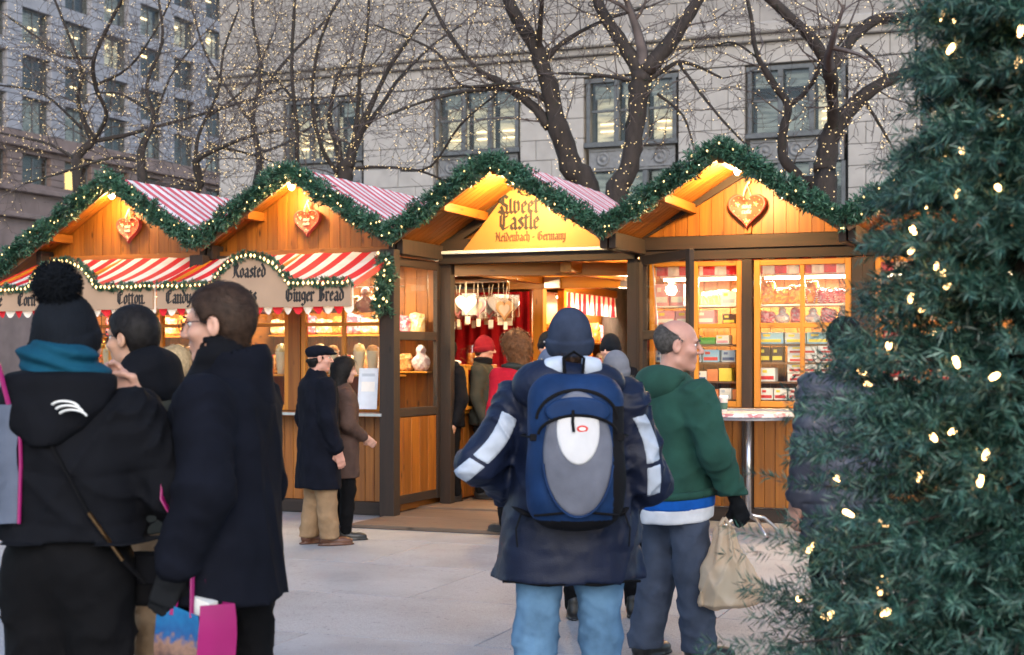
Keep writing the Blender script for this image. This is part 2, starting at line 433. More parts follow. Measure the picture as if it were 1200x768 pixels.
M_DARK = wood('dark_stained_timber', (.030, .016, .010), (.015, .009, .006), 'z', .75, .2)
M_DARKX = wood('dark_stained_beam', (.030, .016, .010), (.015, .009, .006), 'x', .75, .2)
M_BROWN = wood('brown_timber', (.22, .105, .045), (.12, .055, .025), 'x', .5, .2)
M_GLASS = glass('thin_glass', (.97, .97, .95))
M_STEEL = mat('brushed_steel', (.55, .55, .56), .3, .1, 20, .05, metal=1.0)
M_BULB = emit('warm_bulb', (1.0, .66, .25), 1.4)
M_WIRE = mat('green_wire', (.01, .03, .015), .6, .1)
M_WHITE = mat('white_card', (.78, .77, .74), .6, .06)
M_RED = mat('red_card', (.55, .025, .03), .5, .12)
M_INK = mat('black_lettering', (.012, .010, .010), .7, .1)

# ------------------------------------------------------------------ ground
m, t, b = newmat('granite_paving')
co = coords(t)
n1 = N(t, 'ShaderNodeTexNoise'); n1.inputs['Scale'].default_value = 240; n1.inputs['Detail'].default_value = 2; t.links.new(co, n1.inputs[0])
r1 = ramp(t, [(.30, (.13, .13, .14)), (.48, (.34, .345, .365)), (.7, (.46, .46, .47))]); t.links.new(n1.outputs[0], r1.inputs[0])
n2 = N(t, 'ShaderNodeTexNoise'); n2.inputs['Scale'].default_value = 1.7; n2.inputs['Detail'].default_value = 8; t.links.new(co, n2.inputs[0])
r2 = ramp(t, [(.32, (.80, .79, .78)), (.6, (1, 1, 1))]); t.links.new(n2.outputs[0], r2.inputs[0])
n3 = N(t, 'ShaderNodeTexNoise'); n3.inputs['Scale'].default_value = 26; n3.inputs['Detail'].default_value = 3; t.links.new(co, n3.inputs[0])
r3 = ramp(t, [(.27, (.45, .44, .42)), (.37, (1, 1, 1))]); t.links.new(n3.outputs[0], r3.inputs[0])
mu = N(t, 'ShaderNodeMixRGB', blend_type='MULTIPLY'); mu.inputs[0].default_value = 1; t.links.new(r1.outputs[0], mu.inputs[1]); t.links.new(r2.outputs[0], mu.inputs[2])
mv = N(t, 'ShaderNodeMixRGB', blend_type='MULTIPLY'); mv.inputs[0].default_value = .7; t.links.new(mu.outputs[0], mv.inputs[1]); t.links.new(r3.outputs[0], mv.inputs[2])
oi = N(t, 'ShaderNodeObjectInfo'); mr = N(t, 'ShaderNodeMapRange'); mr.inputs[3].default_value = .93; mr.inputs[4].default_value = 1.05; t.links.new(oi.outputs['Random'], mr.inputs[0])
hs = N(t, 'ShaderNodeHueSaturation'); t.links.new(mr.outputs[0], hs.inputs['Value']); t.links.new(mv.outputs[0], hs.inputs['Color']); t.links.new(hs.outputs[0], b.inputs['Base Color'])
b.inputs['Roughness'].default_value = .62; bump(t, b, n1.outputs[0], .15, .002)
M_PAVE = m
gm = MB().grid(lambda a, c: (-260 + 420 * a, -120 + 420 * c, -.014), 8, 8)
ground = gm.build('ground', mat('joint_grit', (.2, .19, .18), .9, .25, 40))
ground['kind'] = 'structure'
for i in range(-7, 4):
    for j in range(1, 12):
        x = i * 2.1 + (1.05 if j % 2 else 0); y = j * 1.35
        dp = depth_of(x, y); u = 600 + (x * RT.x + y * RT.y) / max(dp, .3) * FPX
        if dp < 2.5 or u < -420 or u > 1620: continue
        piece('paving_slab', (2.092, 1.342, .02), (x, y, -.0102 + rng.uniform(-.0008, .0006)), M_PAVE, ground, b=.003)

# ------------------------------------------------------------------ stone building behind the trees
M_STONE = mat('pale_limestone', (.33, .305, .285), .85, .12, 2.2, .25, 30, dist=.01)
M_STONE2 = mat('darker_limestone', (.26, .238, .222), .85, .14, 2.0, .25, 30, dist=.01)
M_BRONZE = mat('bronze_window_metal', (.085, .09, .095), .5, .2, 8, .1)
M_SPAN = mat('cast_spandrel_metal', (.16, .16, .165), .6, .2, 10, .2)
def litroom(name, a, bcol, s):      # a lit room seen through a far window
    m, t, b = newmat(name); co = coords(t, (1, 1, 6))
    n = N(t, 'ShaderNodeTexNoise'); n.inputs['Scale'].default_value = 1.6; n.inputs['Detail'].default_value = 4; t.links.new(co, n.inputs[0])
    r = ramp(t, [(.35, bcol), (.5, a), (.62, tuple(min(1, x * 1.3) for x in a))]); t.links.new(n.outputs[0], r.inputs[0])
    t.links.new(r.outputs[0], b.inputs['Base Color']); t.links.new(r.outputs[0], b.inputs['Emission Color']); b.inputs['Emission Strength'].default_value = s
    MATS[name] = m; return m
M_ROOM = litroom('lit_office_room', (.62, .54, .40), (.32, .30, .27), .26)
M_ROOMG = litroom('dim_office_room', (.26, .27, .26), (.14, .15, .16), .2)
M_ROOMD = litroom('dark_office_room', (.08, .08, .09), (.035, .04, .05), .1)
M_FGL = glass('far_window_glass', (.8, .82, .8), 1.45, .0)
M_TUBE = emit('office_light_strip', (1.0, .72, .38), 2.4)
YB = 38.0
rb = thing('stone_building', 'pale limestone building with tall bronze windows behind the bare trees', 'building', (-11.5, YB, 0))
BX = [-21.0, -16.07, -11.5, -7.0, -2.5, 2.0]; WW = 2.45
def rbp(name, x0, x1, z0, z1, y0, y1, mt, par=rb, b=.012):
    return piece(name, (x1 - x0, y1 - y0, z1 - z0), ((x0 + x1) / 2 + 11.5, (y0 + y1) / 2 - YB, (z0 + z1) / 2), mt, par, b=b)
edges = [-24.6] + [e for x in BX for e in (x - WW / 2 - .12, x + WW / 2 + .12)] + [6.0]
rbp('wall_core', -24.5, 5.9, 9.35, 27, YB + .25, YB + 3, M_STONE2)
for k in range(0, len(edges), 2):
    a, c = edges[k], edges[k + 1]
    rbp('pier_core', a + .02, c - .02, 0, 9.34, YB + .25, YB + 1.2, M_STONE2)
    nb = max(1, round((c - a) / 1.15)); z = 3.2; row = 0
    while z < 9.2:
        hgt = .56; w = (c - a) / nb
        cuts = [a + w * q for q in range(nb + 1)] if row % 2 == 0 or nb < 2 else [a] + [a + w * (q + .5) for q in range(nb)] + [c]
        for q in range(len(cuts) - 1):
            rbp('stone_block', cuts[q] + .006, cuts[q + 1] - .006, z + .006, min(z + hgt, 9.34) - .006, YB + rng.uniform(-.006, .006), YB + .2, M_STONE)
        z += hgt; row += 1
    rbp('plinth', a, c, 0, 3.19, YB - .05, YB + .2, M_STONE2)
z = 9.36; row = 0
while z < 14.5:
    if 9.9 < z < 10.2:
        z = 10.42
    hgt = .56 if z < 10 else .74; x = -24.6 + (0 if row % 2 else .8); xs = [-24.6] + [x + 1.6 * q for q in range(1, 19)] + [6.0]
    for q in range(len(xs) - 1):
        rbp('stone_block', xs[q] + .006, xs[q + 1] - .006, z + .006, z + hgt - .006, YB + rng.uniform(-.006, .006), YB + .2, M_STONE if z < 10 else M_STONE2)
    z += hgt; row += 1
rbp('room_back', -24.0, 5.5, 3.3, 9.3, YB + 1.25, YB + 1.35, mat('dark_room_wall', (.05, .05, .05), .9))
rbp('string_course', -24.8, 6.1, 9.93, 10.12, YB - .16, YB + .24, M_STONE2, b=.03)
rbp('string_course', -24.8, 6.1, 10.125, 10.41, YB - .32, YB + .24, M_STONE, b=.05)
for bi, xc in enumerate(BX):
    l, r_ = xc - WW / 2, xc + WW / 2
    w = piece('window', (WW + .2, .08, .12), (xc + 11.5, .10, 9.25), M_BRONZE, rb)     # head rail carries the rest
    def wp(name, x0, x1, z0, z1, y, d, mt, b=.01):
        return piece(name, (x1 - x0, d, z1 - z0), ((x0 + x1) / 2 - xc, y, (z0 + z1) / 2 - 9.25), mt, w, b=b)
    for (z0, z1) in ((7.55, 9.19), (4.2, 6.72)):
        for q in range(4):
            mx = l + (WW / 3) * q; wd = .11 if q in (0, 3) else .14
            wp('mullion', mx - wd / 2, mx + wd / 2, z0, z1, .0, .16, M_BRONZE)
        for q in range(3):
            a, c = l + WW / 3 * q + .08, l + WW / 3 * (q + 1) - .08
            zc = z0 + (z1 - z0) * .52
            wp('meeting_rail', a, c, zc - .035, zc + .035, .03, .07, M_BRONZE)
            wp('pane', a, c, z0, zc - .04, .05, .012, M_FGL); wp('pane', a, c, zc + .04, z1, .06, .012, M_FGL)
            lit = rng.random()
            wp('room_glimpse', a, c, z0, zc + (z1 - zc) * (.55 if lit > .3 else .1), .55, .02, M_ROOM if lit > .25 else M_ROOMG)
            wp('blind', a, c, zc + (z1 - zc) * .5, z1, .35, .02, M_ROOMG)
            if lit > .35 and z0 > 7:
                for s in range(2): wp('ceiling_light', a + .1, c - .15, zc - .3 - .2 * s, zc - .27 - .2 * s, .5, .02, M_TUBE)
    wp('sill', l - .1, r_ + .1, 7.4, 7.54, -.04, .2, M_BRONZE)
    wp('spandrel', l, r_, 6.75, 7.39, .06, .1, M_SPAN)
    for q in range(3):
        cx = l + WW / 3 * (q + .5)
        mb = MB().lathe([(.19, 0), (.19, .03), (.14, .05), (.13, .03), (.07, .03), (.05, .06), (.001, .07)], 14)
        mb.build('medallion', M_SPAN, w, (cx - xc, .01, 7.08 - 9.25), True, rot=(R(90), 0, 0))
        wp('panel_frame', cx - .36, cx + .36, 7.29, 7.33, .0, .05, M_SPAN); wp('panel_frame', cx - .36, cx + .36, 6.82, 6.86, .0, .05, M_SPAN)

# ------------------------------------------------------------------ office block along the street
M_OFF = mat('grey_granite_front', (.26, .262, .29), .8, .16, .8, .25, 6, dist=.03)
M_OFFB = mat('brown_stone_base', (.17, .125, .115), .8, .2, .8, .25, 6, dist=.03)
XL = -75.0
ob = thing('office_block', 'grey stone office block with rows of lit windows down a side street', 'building', (XL, 100, 0))
def obp(name, x0, x1, y0, y1, z0, z1, mt, par=ob, b=.03, org=(0, 0, 0)):
    return piece(name, (x1 - x0, y1 - y0, z1 - z0), ((x0 + x1) / 2 - org[0], (y0 + y1) / 2 - 100 - org[1], (z0 + z1) / 2 - org[2]), mt, par, b=b)
YS = [83 - 4.0 + 4.95 * k for k in range(0, 9)]; WZ = [15.0, 18.9, 22.1, 25.7, 29.35, 33.0]
obp('wall_core', -14, -1.2, 74, 119.2, 0, 38, M_OFFB)
lastz = 14.6
for zi, z0 in enumerate(WZ):
    hh = 2.65 if zi else 2.2
    obp('spandrel_band', -.9, 0, 74, 119.2, lastz + .01, z0, M_OFF if zi > 1 else M_OFFB)
    lastz = z0 + hh
    for k, y0 in enumerate(YS[:-1]):
        pa, pb_ = y0 + 3.25, YS[k + 1]
        nbk = 4
        for q in range(nbk):
            obp('stone_block', -.9, .04 + rng.uniform(-.02, .02), pa + .012, pb_ - .012, z0 + hh / nbk * q + .015, z0 + hh / nbk * (q + 1) - .015, M_OFF if zi else M_OFFB)
        w = obp('window', -.55, -.4, y0 + .01, y0 + 3.24, lastz - .14, lastz - .01, M_BRONZE)
        oc = tuple(w.location[i] + (0, 100, 0)[i] - (0, 100, 0)[i] for i in range(3))
        for q in range(3): obp('mullion', -.5, -.38, y0 + 1.57 * q, y0 + 1.57 * q + .12, z0 + .01, lastz - .15, M_BRONZE, w, .01, oc)
        for q in range(2): obp('pane', -.46, -.44, y0 + .13 + 1.57 * q, y0 + 1.56 + 1.57 * q, z0 + .01, lastz - .15, M_FGL, w, .002, oc)
        lit = rng.random()
        obp('room_glimpse', -1.15, -1.1, y0 + .1, y0 + 3.2, z0 + .02, lastz - .05, M_ROOMD if lit < .6 else M_ROOMG if lit < .82 else M_ROOM, w, .002, oc)
        if zi == 0 and k in (3, 4, 5): obp('lit_blind', -.9, -.85, y0 + .2, y0 + (2.2 if k != 4 else 2.9), z0 + .1, z0 + 1.6, emit('amber_blind', (1, .62, .2), .9), w, .002, oc)
        if zi > 1 and lit > .25:
            for q in range(rng.choice((1, 1, 2))):
                yy = y0 + .4 + rng.random() * 1.6; zz = lastz - .5 - rng.random() * .9
                obp('ceiling_light', -1.0, -.96, yy, yy + .9, zz, zz + .12, M_TUBE, w, .002, oc)
obp('spandrel_band', -.9, 0, 74, 119.2, lastz + .01, 38, M_OFF)
for zz in (9, 12.2, 14.2, 17.6): obp('cornice', -.9, .55, 74, 119.3, zz, zz + .39, M_OFFB, b=.1)
obp('base_wall', -.9, -.05, 74, 119.2, 0, 8.99, M_OFFB); obp('base_wall', -.9, -.05, 74, 119.2, 9.4, 12.19, M_OFFB); obp('base_wall', -.9, -.05, 74, 119.2, 12.6, 14.19, M_OFFB)

# ------------------------------------------------------------------ bare trees wound with lights
M_BARK = mat('wet_dark_bark', (.030, .022, .019), .85, .35, 14, .6, 60, dist=.02, stretch=(1, 1, .35))
M_TWIG = mat('brown_twig', (.09, .07, .066), .85, .3, 5, 0)
M_FAIRY = emit('fairy_bulb', (1.0, .72, .34), .85)
def bare_tree(label, llabel, depth, limbs, seed, dens=1.0, tl=1.0, bulbs=1.0, spread=.5):
    g = random.Random(seed); trunk = MB(); tw = MB(); B = []
    base = None; allp = []
    for li, lm in enumerate(limbs):
        off = 0 if li == 0 else g.uniform(-spread, spread) * 2.2; P = []; Rr = []
        for k, (u, v, w) in enumerate(lm):
            dd = depth + off * k / max(1, len(lm) - 1); s = FPX / dd
            p = at(u, dd, zat(v, dd)); P.append(p); Rr.append(w / s / 2 * (.72 if w < 9 else 1))
        if li == 0:
            base = Vector((P[0].x, P[0].y, 0)); P = [base, base.lerp(P[0], .1) + Vector((0, 0, 0))] + P; Rr = [Rr[0] * 1.5, Rr[0] * 1.2] + Rr
        Q = []; q_r = []
        for k in range(len(P) - 1):           # smooth and roughen the limb
            for s in range(4):
                f = s / 4; p0 = P[max(k - 1, 0)]; p1 = P[k]; p2 = P[k + 1]; p3 = P[min(k + 2, len(P) - 1)]
                c = .5 * (2 * p1 + (p2 - p0) * f + (2 * p0 - 5 * p1 + 4 * p2 - p3) * f * f + (3 * p1 - p0 - 3 * p2 + p3) * f ** 3)
                rr = Rr[k] + (Rr[k + 1] - Rr[k]) * f
                Q.append(c + Vector((g.uniform(-1, 1), g.uniform(-1, 1), g.uniform(-1, 1))) * rr * .14); q_r.append(rr * g.uniform(.92, 1.1))
        Q.append(P[-1]); q_r.append(Rr[-1])
        trunk.tube([p - base for p in Q], q_r, 9)
        allp.append((Q, q_r))
    def grow(p, d, L, r, lv):
        n = 4; pts = [p]; rad = [r]; dd = d.copy()
        for k in range(n):
            dd = (dd + Vector((g.gauss(0, .26), g.gauss(0, .26), g.gauss(0, .2) + (.06 if lv < 2 else -.05)))).normalized()
            pts.append(pts[-1] + dd * L / n); rad.append(max(.0035, r * (1 - .75 * (k + 1) / n)))
        tw.tube([q - base for q in pts], rad, 4 if r > .012 else 3, False)
        if lv >= 1 and bulbs > 0:
            for k in range(int(L * 5 * bulbs)):
                if g.random() < (.6 if lv == 1 else .32 if lv == 2 else .12):
                    f = g.random() * n; i = int(f); q = pts[i].lerp(pts[i + 1], f - i)
                    B.append((q.x + g.uniform(-.02, .02), q.y - .03, q.z + g.uniform(-.03, .03)))
        if lv >= 3: return
        for k in range(int((4.2 if lv < 2 else 3.2) * dens + g.random())):
            f = .25 + .75 * g.random(); f *= n; i = min(int(f), n - 1); q = pts[i].lerp(pts[i + 1], f - i)
            ax = (pts[i + 1] - pts[i]).normalized(); o = ax.orthogonal().normalized(); o.rotate(Matrix.Rotation(g.random() * 6.28, 3, ax))
            grow(q, (ax * .65 + o * .8).normalized(), L * g.uniform(.4, .68), max(.004, rad[i] * .55), lv + 1)
    for li, (Q, q_r) in enumerate(allp):
        n = len(Q)
        for k in range(0 if li else 14, n):
            if g.random() < .42 * dens:
                i = min(k, n - 2); ax = (Q[i + 1] - Q[i]).normalized(); o = ax.orthogonal().normalized(); o.rotate(Matrix.Rotation(g.random() * 6.28, 3, ax))
                grow(Q[k], (ax * .45 + o * .9 + Vector((0, 0, .15))).normalized(), g.uniform(.8, 1.7) * tl, min(.014, q_r[k] * .35), 1)
        grow(Q[-1], (Q[-1] - Q[-2]).normalized(), 1.5 * tl, q_r[-1] * .8, 1)
        if bulbs > 0:                          # wound strings on the limb
            for k in range(n - 1):
                for s in range(int(max(2, q_r[k] * 42) * bulbs)):
                    f = g.random(); c = Q[k].lerp(Q[k + 1], f); ax = (Q[k + 1] - Q[k]).normalized(); o = ax.orthogonal().normalized(); o.rotate(Matrix.Rotation(g.random() * 6.28, 3, ax))
                    c = c + o * (q_r[k] * 1.12 + .012); B.append((c.x, c.y, c.z))
    root = thing('bare_tree', label, 'tree', base)
    trunk.build('trunk', M_BARK, root, smooth=True); tw.build('branches', M_TWIG, root, smooth=True, kind='stuff')
    if B:
        B = [p for p in B if p[2] > 2.2]
        sl = thing('string_lights', llabel, 'lights', base); wire = MB()
        V, F = octas(np.array(B) - np.array(base), nrg.uniform(.0045, .0092, len(B)))
        obj('bulbs', npmesh('bulbs', V, F, M_FAIRY), sl, kind='stuff')
        for (Q, q_r) in allp:
            pts = []
            for k in range(len(Q)):
                ax = (Q[min(k + 1, len(Q) - 1)] - Q[max(k - 1, 0)]).normalized(); o = ax.orthogonal().normalized(); o.rotate(Matrix.Rotation(k * 1.3, 3, ax))
                pts.append(Q[k] - base + o * q_r[k] * 1.08)
            wire.tube(pts, .004, 3, False)
        wire.build('wire', M_WIRE, sl)
    return root
bare_tree('leaning bare tree whose trunk rises behind the Sweet Castle roof', 'warm fairy lights wound round the leaning tree behind the Sweet Castle roof', 21, [
    [(692, 245, 30), (668, 195, 27), (655, 150, 24), (643, 100, 21), (630, 60, 18), (600, 10, 15), (582, -50, 12)],
    [(642, 118, 9), (614, 106, 8), (560, 105, 7), (500, 118, 5), (455, 135, 3)], [(643, 149, 13), (620, 120, 11), (588, 98, 10), (556, 78, 8), (520, 30, 7), (495, -20, 5)],
    [(640, 70, 9), (660, 50, 8), (705, 25, 6), (760, 8, 4)], [(631, 62, 9), (634, 20, 8), (636, -30, 6)], [(588, 98, 6), (540, 100, 5), (510, 60, 4), (440, 30, 3)]], 3, 1.1, 1.0, 1.3)
bare_tree('forked bare tree between two tall bronze windows behind the row of stalls', 'warm fairy lights wound round the forked tree between two bronze windows', 20, [
    [(722, 245, 27), (735, 205, 24), (743, 160, 22), (748, 110, 22), (752, 88, 24)], [(751, 90, 19), (735, 60, 16), (715, 30, 14), (700, 0, 13), (690, -50, 11)],
    [(755, 84, 20), (785, 50, 17), (805, 20, 15), (822, -5, 13), (845, -50, 11)], [(757, 95, 9), (778, 82, 8), (797, 73, 7), (822, 80, 5), (846, 92, 3)],
    [(796, 75, 6), (820, 108, 5), (850, 145, 4), (880, 175, 3)], [(742, 95, 7), (700, 88, 6), (655, 86, 4)], [(770, 110, 5), (800, 135, 4), (812, 170, 3)]], 5, .95, .9, 1.2)
bare_tree('thick bare tree with a long bough reaching right behind the heart gable', 'warm fairy lights wound round the thick tree with the long bough', 19, [
    [(965, 240, 27), (967, 195, 25), (972, 165, 25), (985, 140, 21), (1010, 115, 17), (1040, 95, 15), (1078, 80, 12), (1120, 66, 9)], [(977, 155, 13), (975, 112, 14), (972, 80, 17)],
    [(972, 82, 14), (955, 50, 13), (930, 25, 12), (890, -12, 11), (850, -50, 8)], [(974, 80, 14), (1000, 45, 13), (1030, 22, 12), (1072, 18, 10), (1110, -8, 8)],
    [(1012, 116, 6), (1030, 145, 5), (1043, 168, 4)], [(1010, 55, 6), (1030, 75, 5), (1038, 90, 4)], [(1072, 18, 6), (1074, 50, 5), (1073, 78, 4)], [(968, 70, 6), (985, 50, 5), (995, 30, 4)]], 8, .95, .8, 1.3)
bare_tree('slim bare tree leaning left of the thick trunk behind the heart gable', 'warm fairy lights on the slim tree beside the thick trunk', 19.8, [
    [(958, 245, 15), (940, 212, 14), (918, 185, 12), (918, 152, 10), (924, 124, 9), (906, 98, 9), (886, 60, 8), (880, 20, 7), (872, -20, 6)], [(924, 124, 8), (940, 112, 8), (955, 92, 7), (961, 72, 5)], [(890, 70, 4), (860, 50, 3), (835, 55, 2)]], 9, .6, .7, 1.0)
bare_tree('many stemmed bare tree rising behind the Roasted Nuts roof', 'warm fairy lights on the many stemmed tree behind the Roasted Nuts roof', 23, [
    [(404, 232, 19), (409, 190, 14), (419, 162, 11), (440, 112, 8), (456, 80, 7), (476, 50, 5), (505, 10, 4)], [(414, 172, 8), (420, 122, 7), (422, 80, 6), (430, 40, 5), (433, -10, 4)],
    [(420, 160, 8), (448, 122, 7), (470, 90, 6), (505, 55, 4), (540, 30, 3)], [(400, 215, 10), (396, 172, 9), (386, 140, 8), (396, 90, 6), (412, 68, 4)], [(398, 215, 9), (352, 200, 8), (348, 150, 7), (342, 80, 6), (346, -10, 5)],
    [(408, 198, 6), (440, 196, 5), (490, 200, 4), (530, 216, 3)], [(470, 200, 4), (505, 195, 4), (540, 146, 4), (580, 112, 3)], [(396, 205, 8), (376, 170, 7), (366, 120, 6), (372, 60, 5), (390, 10, 4)], [(346, 120, 5), (320, 90, 4), (290, 80, 3)]], 12, 1.15, 1.05, 1.6, .7)
bare_tree('spreading bare tree behind the Cotton Candy roof peak', 'warm fairy lights on the spreading tree behind the Cotton Candy roof', 26, [
    [(92, 225, 13), (90, 185, 11), (108, 166, 9), (98, 142, 8), (91, 115, 7), (96, 84, 6), (80, 40, 5), (60, -10, 4)], [(108, 166, 7), (125, 136, 7), (112, 102, 7), (110, 68, 7), (129, 27, 6), (148, -10, 5)],
    [(108, 166, 7), (146, 159, 7), (178, 150, 6), (237, 134, 5), (300, 115, 4), (340, 100, 3)], [(92, 190, 6), (60, 170, 5), (20, 160, 4), (-30, 150, 3)], [(110, 68, 5), (70, 66, 5), (45, 45, 4), (10, 20, 3)], [(112, 100, 5), (150, 80, 4), (180, 40, 3), (200, 0, 3)], [(95, 150, 5), (50, 110, 4), (0, 100, 3)], [(178, 150, 4), (200, 90, 4), (230, 50, 3)]], 21, 1.25, 1.2, 1.8, .9)
bare_tree('low bare tree filling the gap between the two candy stall roofs', 'thick clusters of fairy lights on the low tree between two candy stall roofs', 24.5, [
    [(168, 235, 12), (166, 178, 10), (180, 140, 8), (172, 100, 6), (190, 50, 5), (186, 0, 4)], [(168, 215, 9), (232, 222, 9), (230, 190, 9), (258, 173, 7), (300, 158, 5), (350, 150, 3)], [(230, 195, 7), (232, 160, 6), (255, 110, 5), (262, 60, 4), (280, 10, 3)],
    [(168, 190, 6), (130, 185, 5), (80, 200, 4), (30, 215, 3)], [(258, 173, 5), (290, 180, 4), (320, 190, 3)], [(175, 130, 5), (140, 110, 4), (110, 110, 3)], [(240, 140, 4), (290, 100, 4), (320, 40, 3)]], 33, 1.25, 1.15, 2.0, .9)
bare_tree('bare tree whose thin crown spreads over the stone wall at the roof edge', 'scattered fairy lights on the thin crown against the stone wall', 28, [
    [(300, 240, 11), (305, 190, 9), (296, 140, 8), (306, 80, 7), (296, 20, 5), (300, -40, 4)], [(300, 150, 6), (270, 110, 5), (240, 60, 4), (225, 10, 3)], [(304, 110, 6), (345, 60, 5), (385, 20, 4), (410, -20, 3)], [(302, 180, 5), (340, 165, 4), (400, 120, 3), (450, 60, 3)]], 41, 1.25, 1.2, 1.2, .9)
# ------------------------------------------------------------------ blackletter lettering, drawn with a broad nib
def stem(x, y0, y1, head=True, foot=True):
    s = [[(x, y1 - .08), (x, y0 + .08)]]
    if head: s.append([(x - .1, y1 - .02), (x + .1, y1 - .2)])
    if foot: s.append([(x - .08, y0 + .18), (x + .12, y0)])
    return s
GL = {
 'a': (.68, [[(.12, .8), (.32, .98), (.5, .8)], [(.5, .55), (.14, .42), (.14, .15), (.3, .02), (.5, .2)]] + stem(.5, 0, .85, False)),
 'b': (.68, stem(.14, .1, 1.55, True, False) + [[(.14, .8), (.36, .98), (.54, .8), (.54, .2), (.32, .02), (.14, .18)]]),
 'c': (.58, [[(.52, .8), (.34, .98), (.14, .8), (.14, .18), (.3, .02), (.52, .2)]]),
 'd': (.68, [[(.14, .78), (.14, .18), (.32, .02), (.54, .2), (.54, .78), (.12, 1.45)], [(.14, .78), (.36, .95)]]),
 'e': (.58, [[(.14, .48), (.5, .66), (.34, .98), (.14, .8), (.14, .18), (.3, .02), (.5, .18)]]),
 'g': (.68, [[(.5, .85), (.3, .98), (.14, .8), (.14, .35), (.3, .18), (.52, .32)], [(.53, .95), (.53, -.25), (.32, -.45), (.1, -.3)]]),
 'h': (.68, stem(.14, 0, 1.55) + [[(.14, .8), (.38, .98), (.54, .8), (.54, .1), (.42, -.25)]]),
 'i': (.34, stem(.16, 0, 1.0) + [[(.12, 1.3), (.24, 1.2)]]),
 'l': (.34, stem(.16, 0, 1.55)),
 'm': (1.05, stem(.14, 0, 1) + stem(.5, 0, 1) + stem(.86, 0, 1) + [[(.14, .75), (.5, .95)], [(.5, .75), (.86, .95)]]),
 'n': (.7, stem(.14, 0, 1) + stem(.52, 0, 1) + [[(.14, .75), (.5, .95)]]),
 'o': (.66, [[(.14, .8), (.14, .2), (.32, .02), (.52, .2), (.52, .8), (.34, .98), (.14, .8)]]),
 'r': (.54, stem(.14, 0, 1) + [[(.2, .82), (.34, .98)], [(.34, 1.0), (.5, .82)]]),
 's': (.58, [[(.5, .82), (.32, .98), (.14, .78), (.48, .38), (.48, .18), (.3, .02), (.1, .2)]]),
 't': (.46, stem(.18, 0, 1.28, False) + [[(.0, .95), (.42, .95)]]),
 'u': (.7, stem(.14, 0, 1) + stem(.52, 0, 1) + [[(.2, .06), (.5, .25)]]),
 'w': (1.05, [[(.14, 1.2), (.14, .2), (.3, .02), (.5, .2)], [(.5, 1.05), (.5, .2), (.66, .02), (.88, .22), (.88, .8), (.74, 1.0)]]),
 'y': (.66, stem(.14, .1, 1, True, False) + [[(.14, .2), (.3, .02), (.52, .2)], [(.52, 1.0), (.52, .0), (.3, -.42), (.1, -.35)]]),
 'S': (1.0, [[(.88, 1.3), (.62, 1.52), (.24, 1.35), (.24, 1.02), (.82, .62), (.82, .25), (.5, .02), (.1, .22)], [(.5, 1.5), (.5, .9)], [(.3, .62), (.52, .1)]]),
 'C': (.95, [[(.85, 1.32), (.6, 1.5), (.16, 1.2), (.14, .4), (.42, .02), (.86, .25)], [(.46, 1.42), (.42, .2)], [(.46, 1.0), (.8, 1.12)]]),
 'N': (1.1, [[(.05, 1.3), (.24, 1.5), (.34, 1.3), (.34, .2), (.1, .02)], [(.34, 1.3), (.86, .3)], [(.86, 1.5), (.86, .2), (1.02, .04)], [(.2, .9), (.5, .8)]]),
 'G': (1.05, [[(.85, 1.32), (.58, 1.5), (.16, 1.2), (.14, .4), (.42, .02), (.84, .22), (.86, .75), (.6, .9)], [(.46, 1.42), (.42, .2)]]),
 'K': (1.0, [[(.06, 1.3), (.26, 1.5), (.3, 1.3), (.3, .15), (.1, .02)], [(.3, .8), (.56, 1.2), (.8, 1.4)], [(.36, .8), (.7, .3), (.92, .05)], [(.12, .8), (.5, .8)]]),
 'R': (1.0, [[(.06, 1.3), (.24, 1.5), (.3, 1.3), (.3, .15), (.08, .02)], [(.3, 1.4), (.64, 1.5), (.8, 1.2), (.62, .85), (.34, .8)], [(.5, .8), (.7, .25), (.95, .04)], [(.48, 1.4), (.48, .6)]]),
 'B': (1.0, [[(.06, 1.3), (.24, 1.5), (.3, 1.3), (.3, .15), (.08, .02)], [(.3, 1.4), (.64, 1.5), (.78, 1.2), (.5, .85), (.82, .62), (.8, .25), (.5, .02), (.2, .12)], [(.5, 1.4), (.5, .2)]]),
 '-': (.5, [[(.05, .55), (.4, .55)]]), '.': (.3, [[(.08, .12), (.18, .03)]]), ' ': (.45, [])}
def lettering(parent, text, x, z, xh, y, m, center=True, sp=1.0, th=.003, nib=.115):
    tw = sum(GL[c][0] for c in text) * xh * sp
    x0 = x - tw / 2 if center else x
    for c in text:
        w, st = GL[c]; mb = MB(); k = 0
        for poly in st:
            for a, b in zip(poly[:-1], poly[1:]):
                d = Vector((b[0] - a[0], b[1] - a[1])); L = d.length or 1; d /= L
                n = Vector((math.cos(R(42)), math.sin(R(42)))) * nib; pr = Vector((-d.y, d.x)) * .03
                if n.dot(pr) < 0: pr = -pr
                n = n + pr; e = d * .02
                q = [(x0 + (p[0] + s * n.x + o * e.x) * xh * sp, z + (p[1] + s * n.y + o * e.y) * xh) for p, s, o in ((a, -1, -1), (b, -1, 1), (b, 1, 1), (a, 1, -1))]
                mb.prism(q, y - th - .0002 * k, y); k += 1
        if st: mb.build('letter', m, parent)
        x0 += w * xh * sp

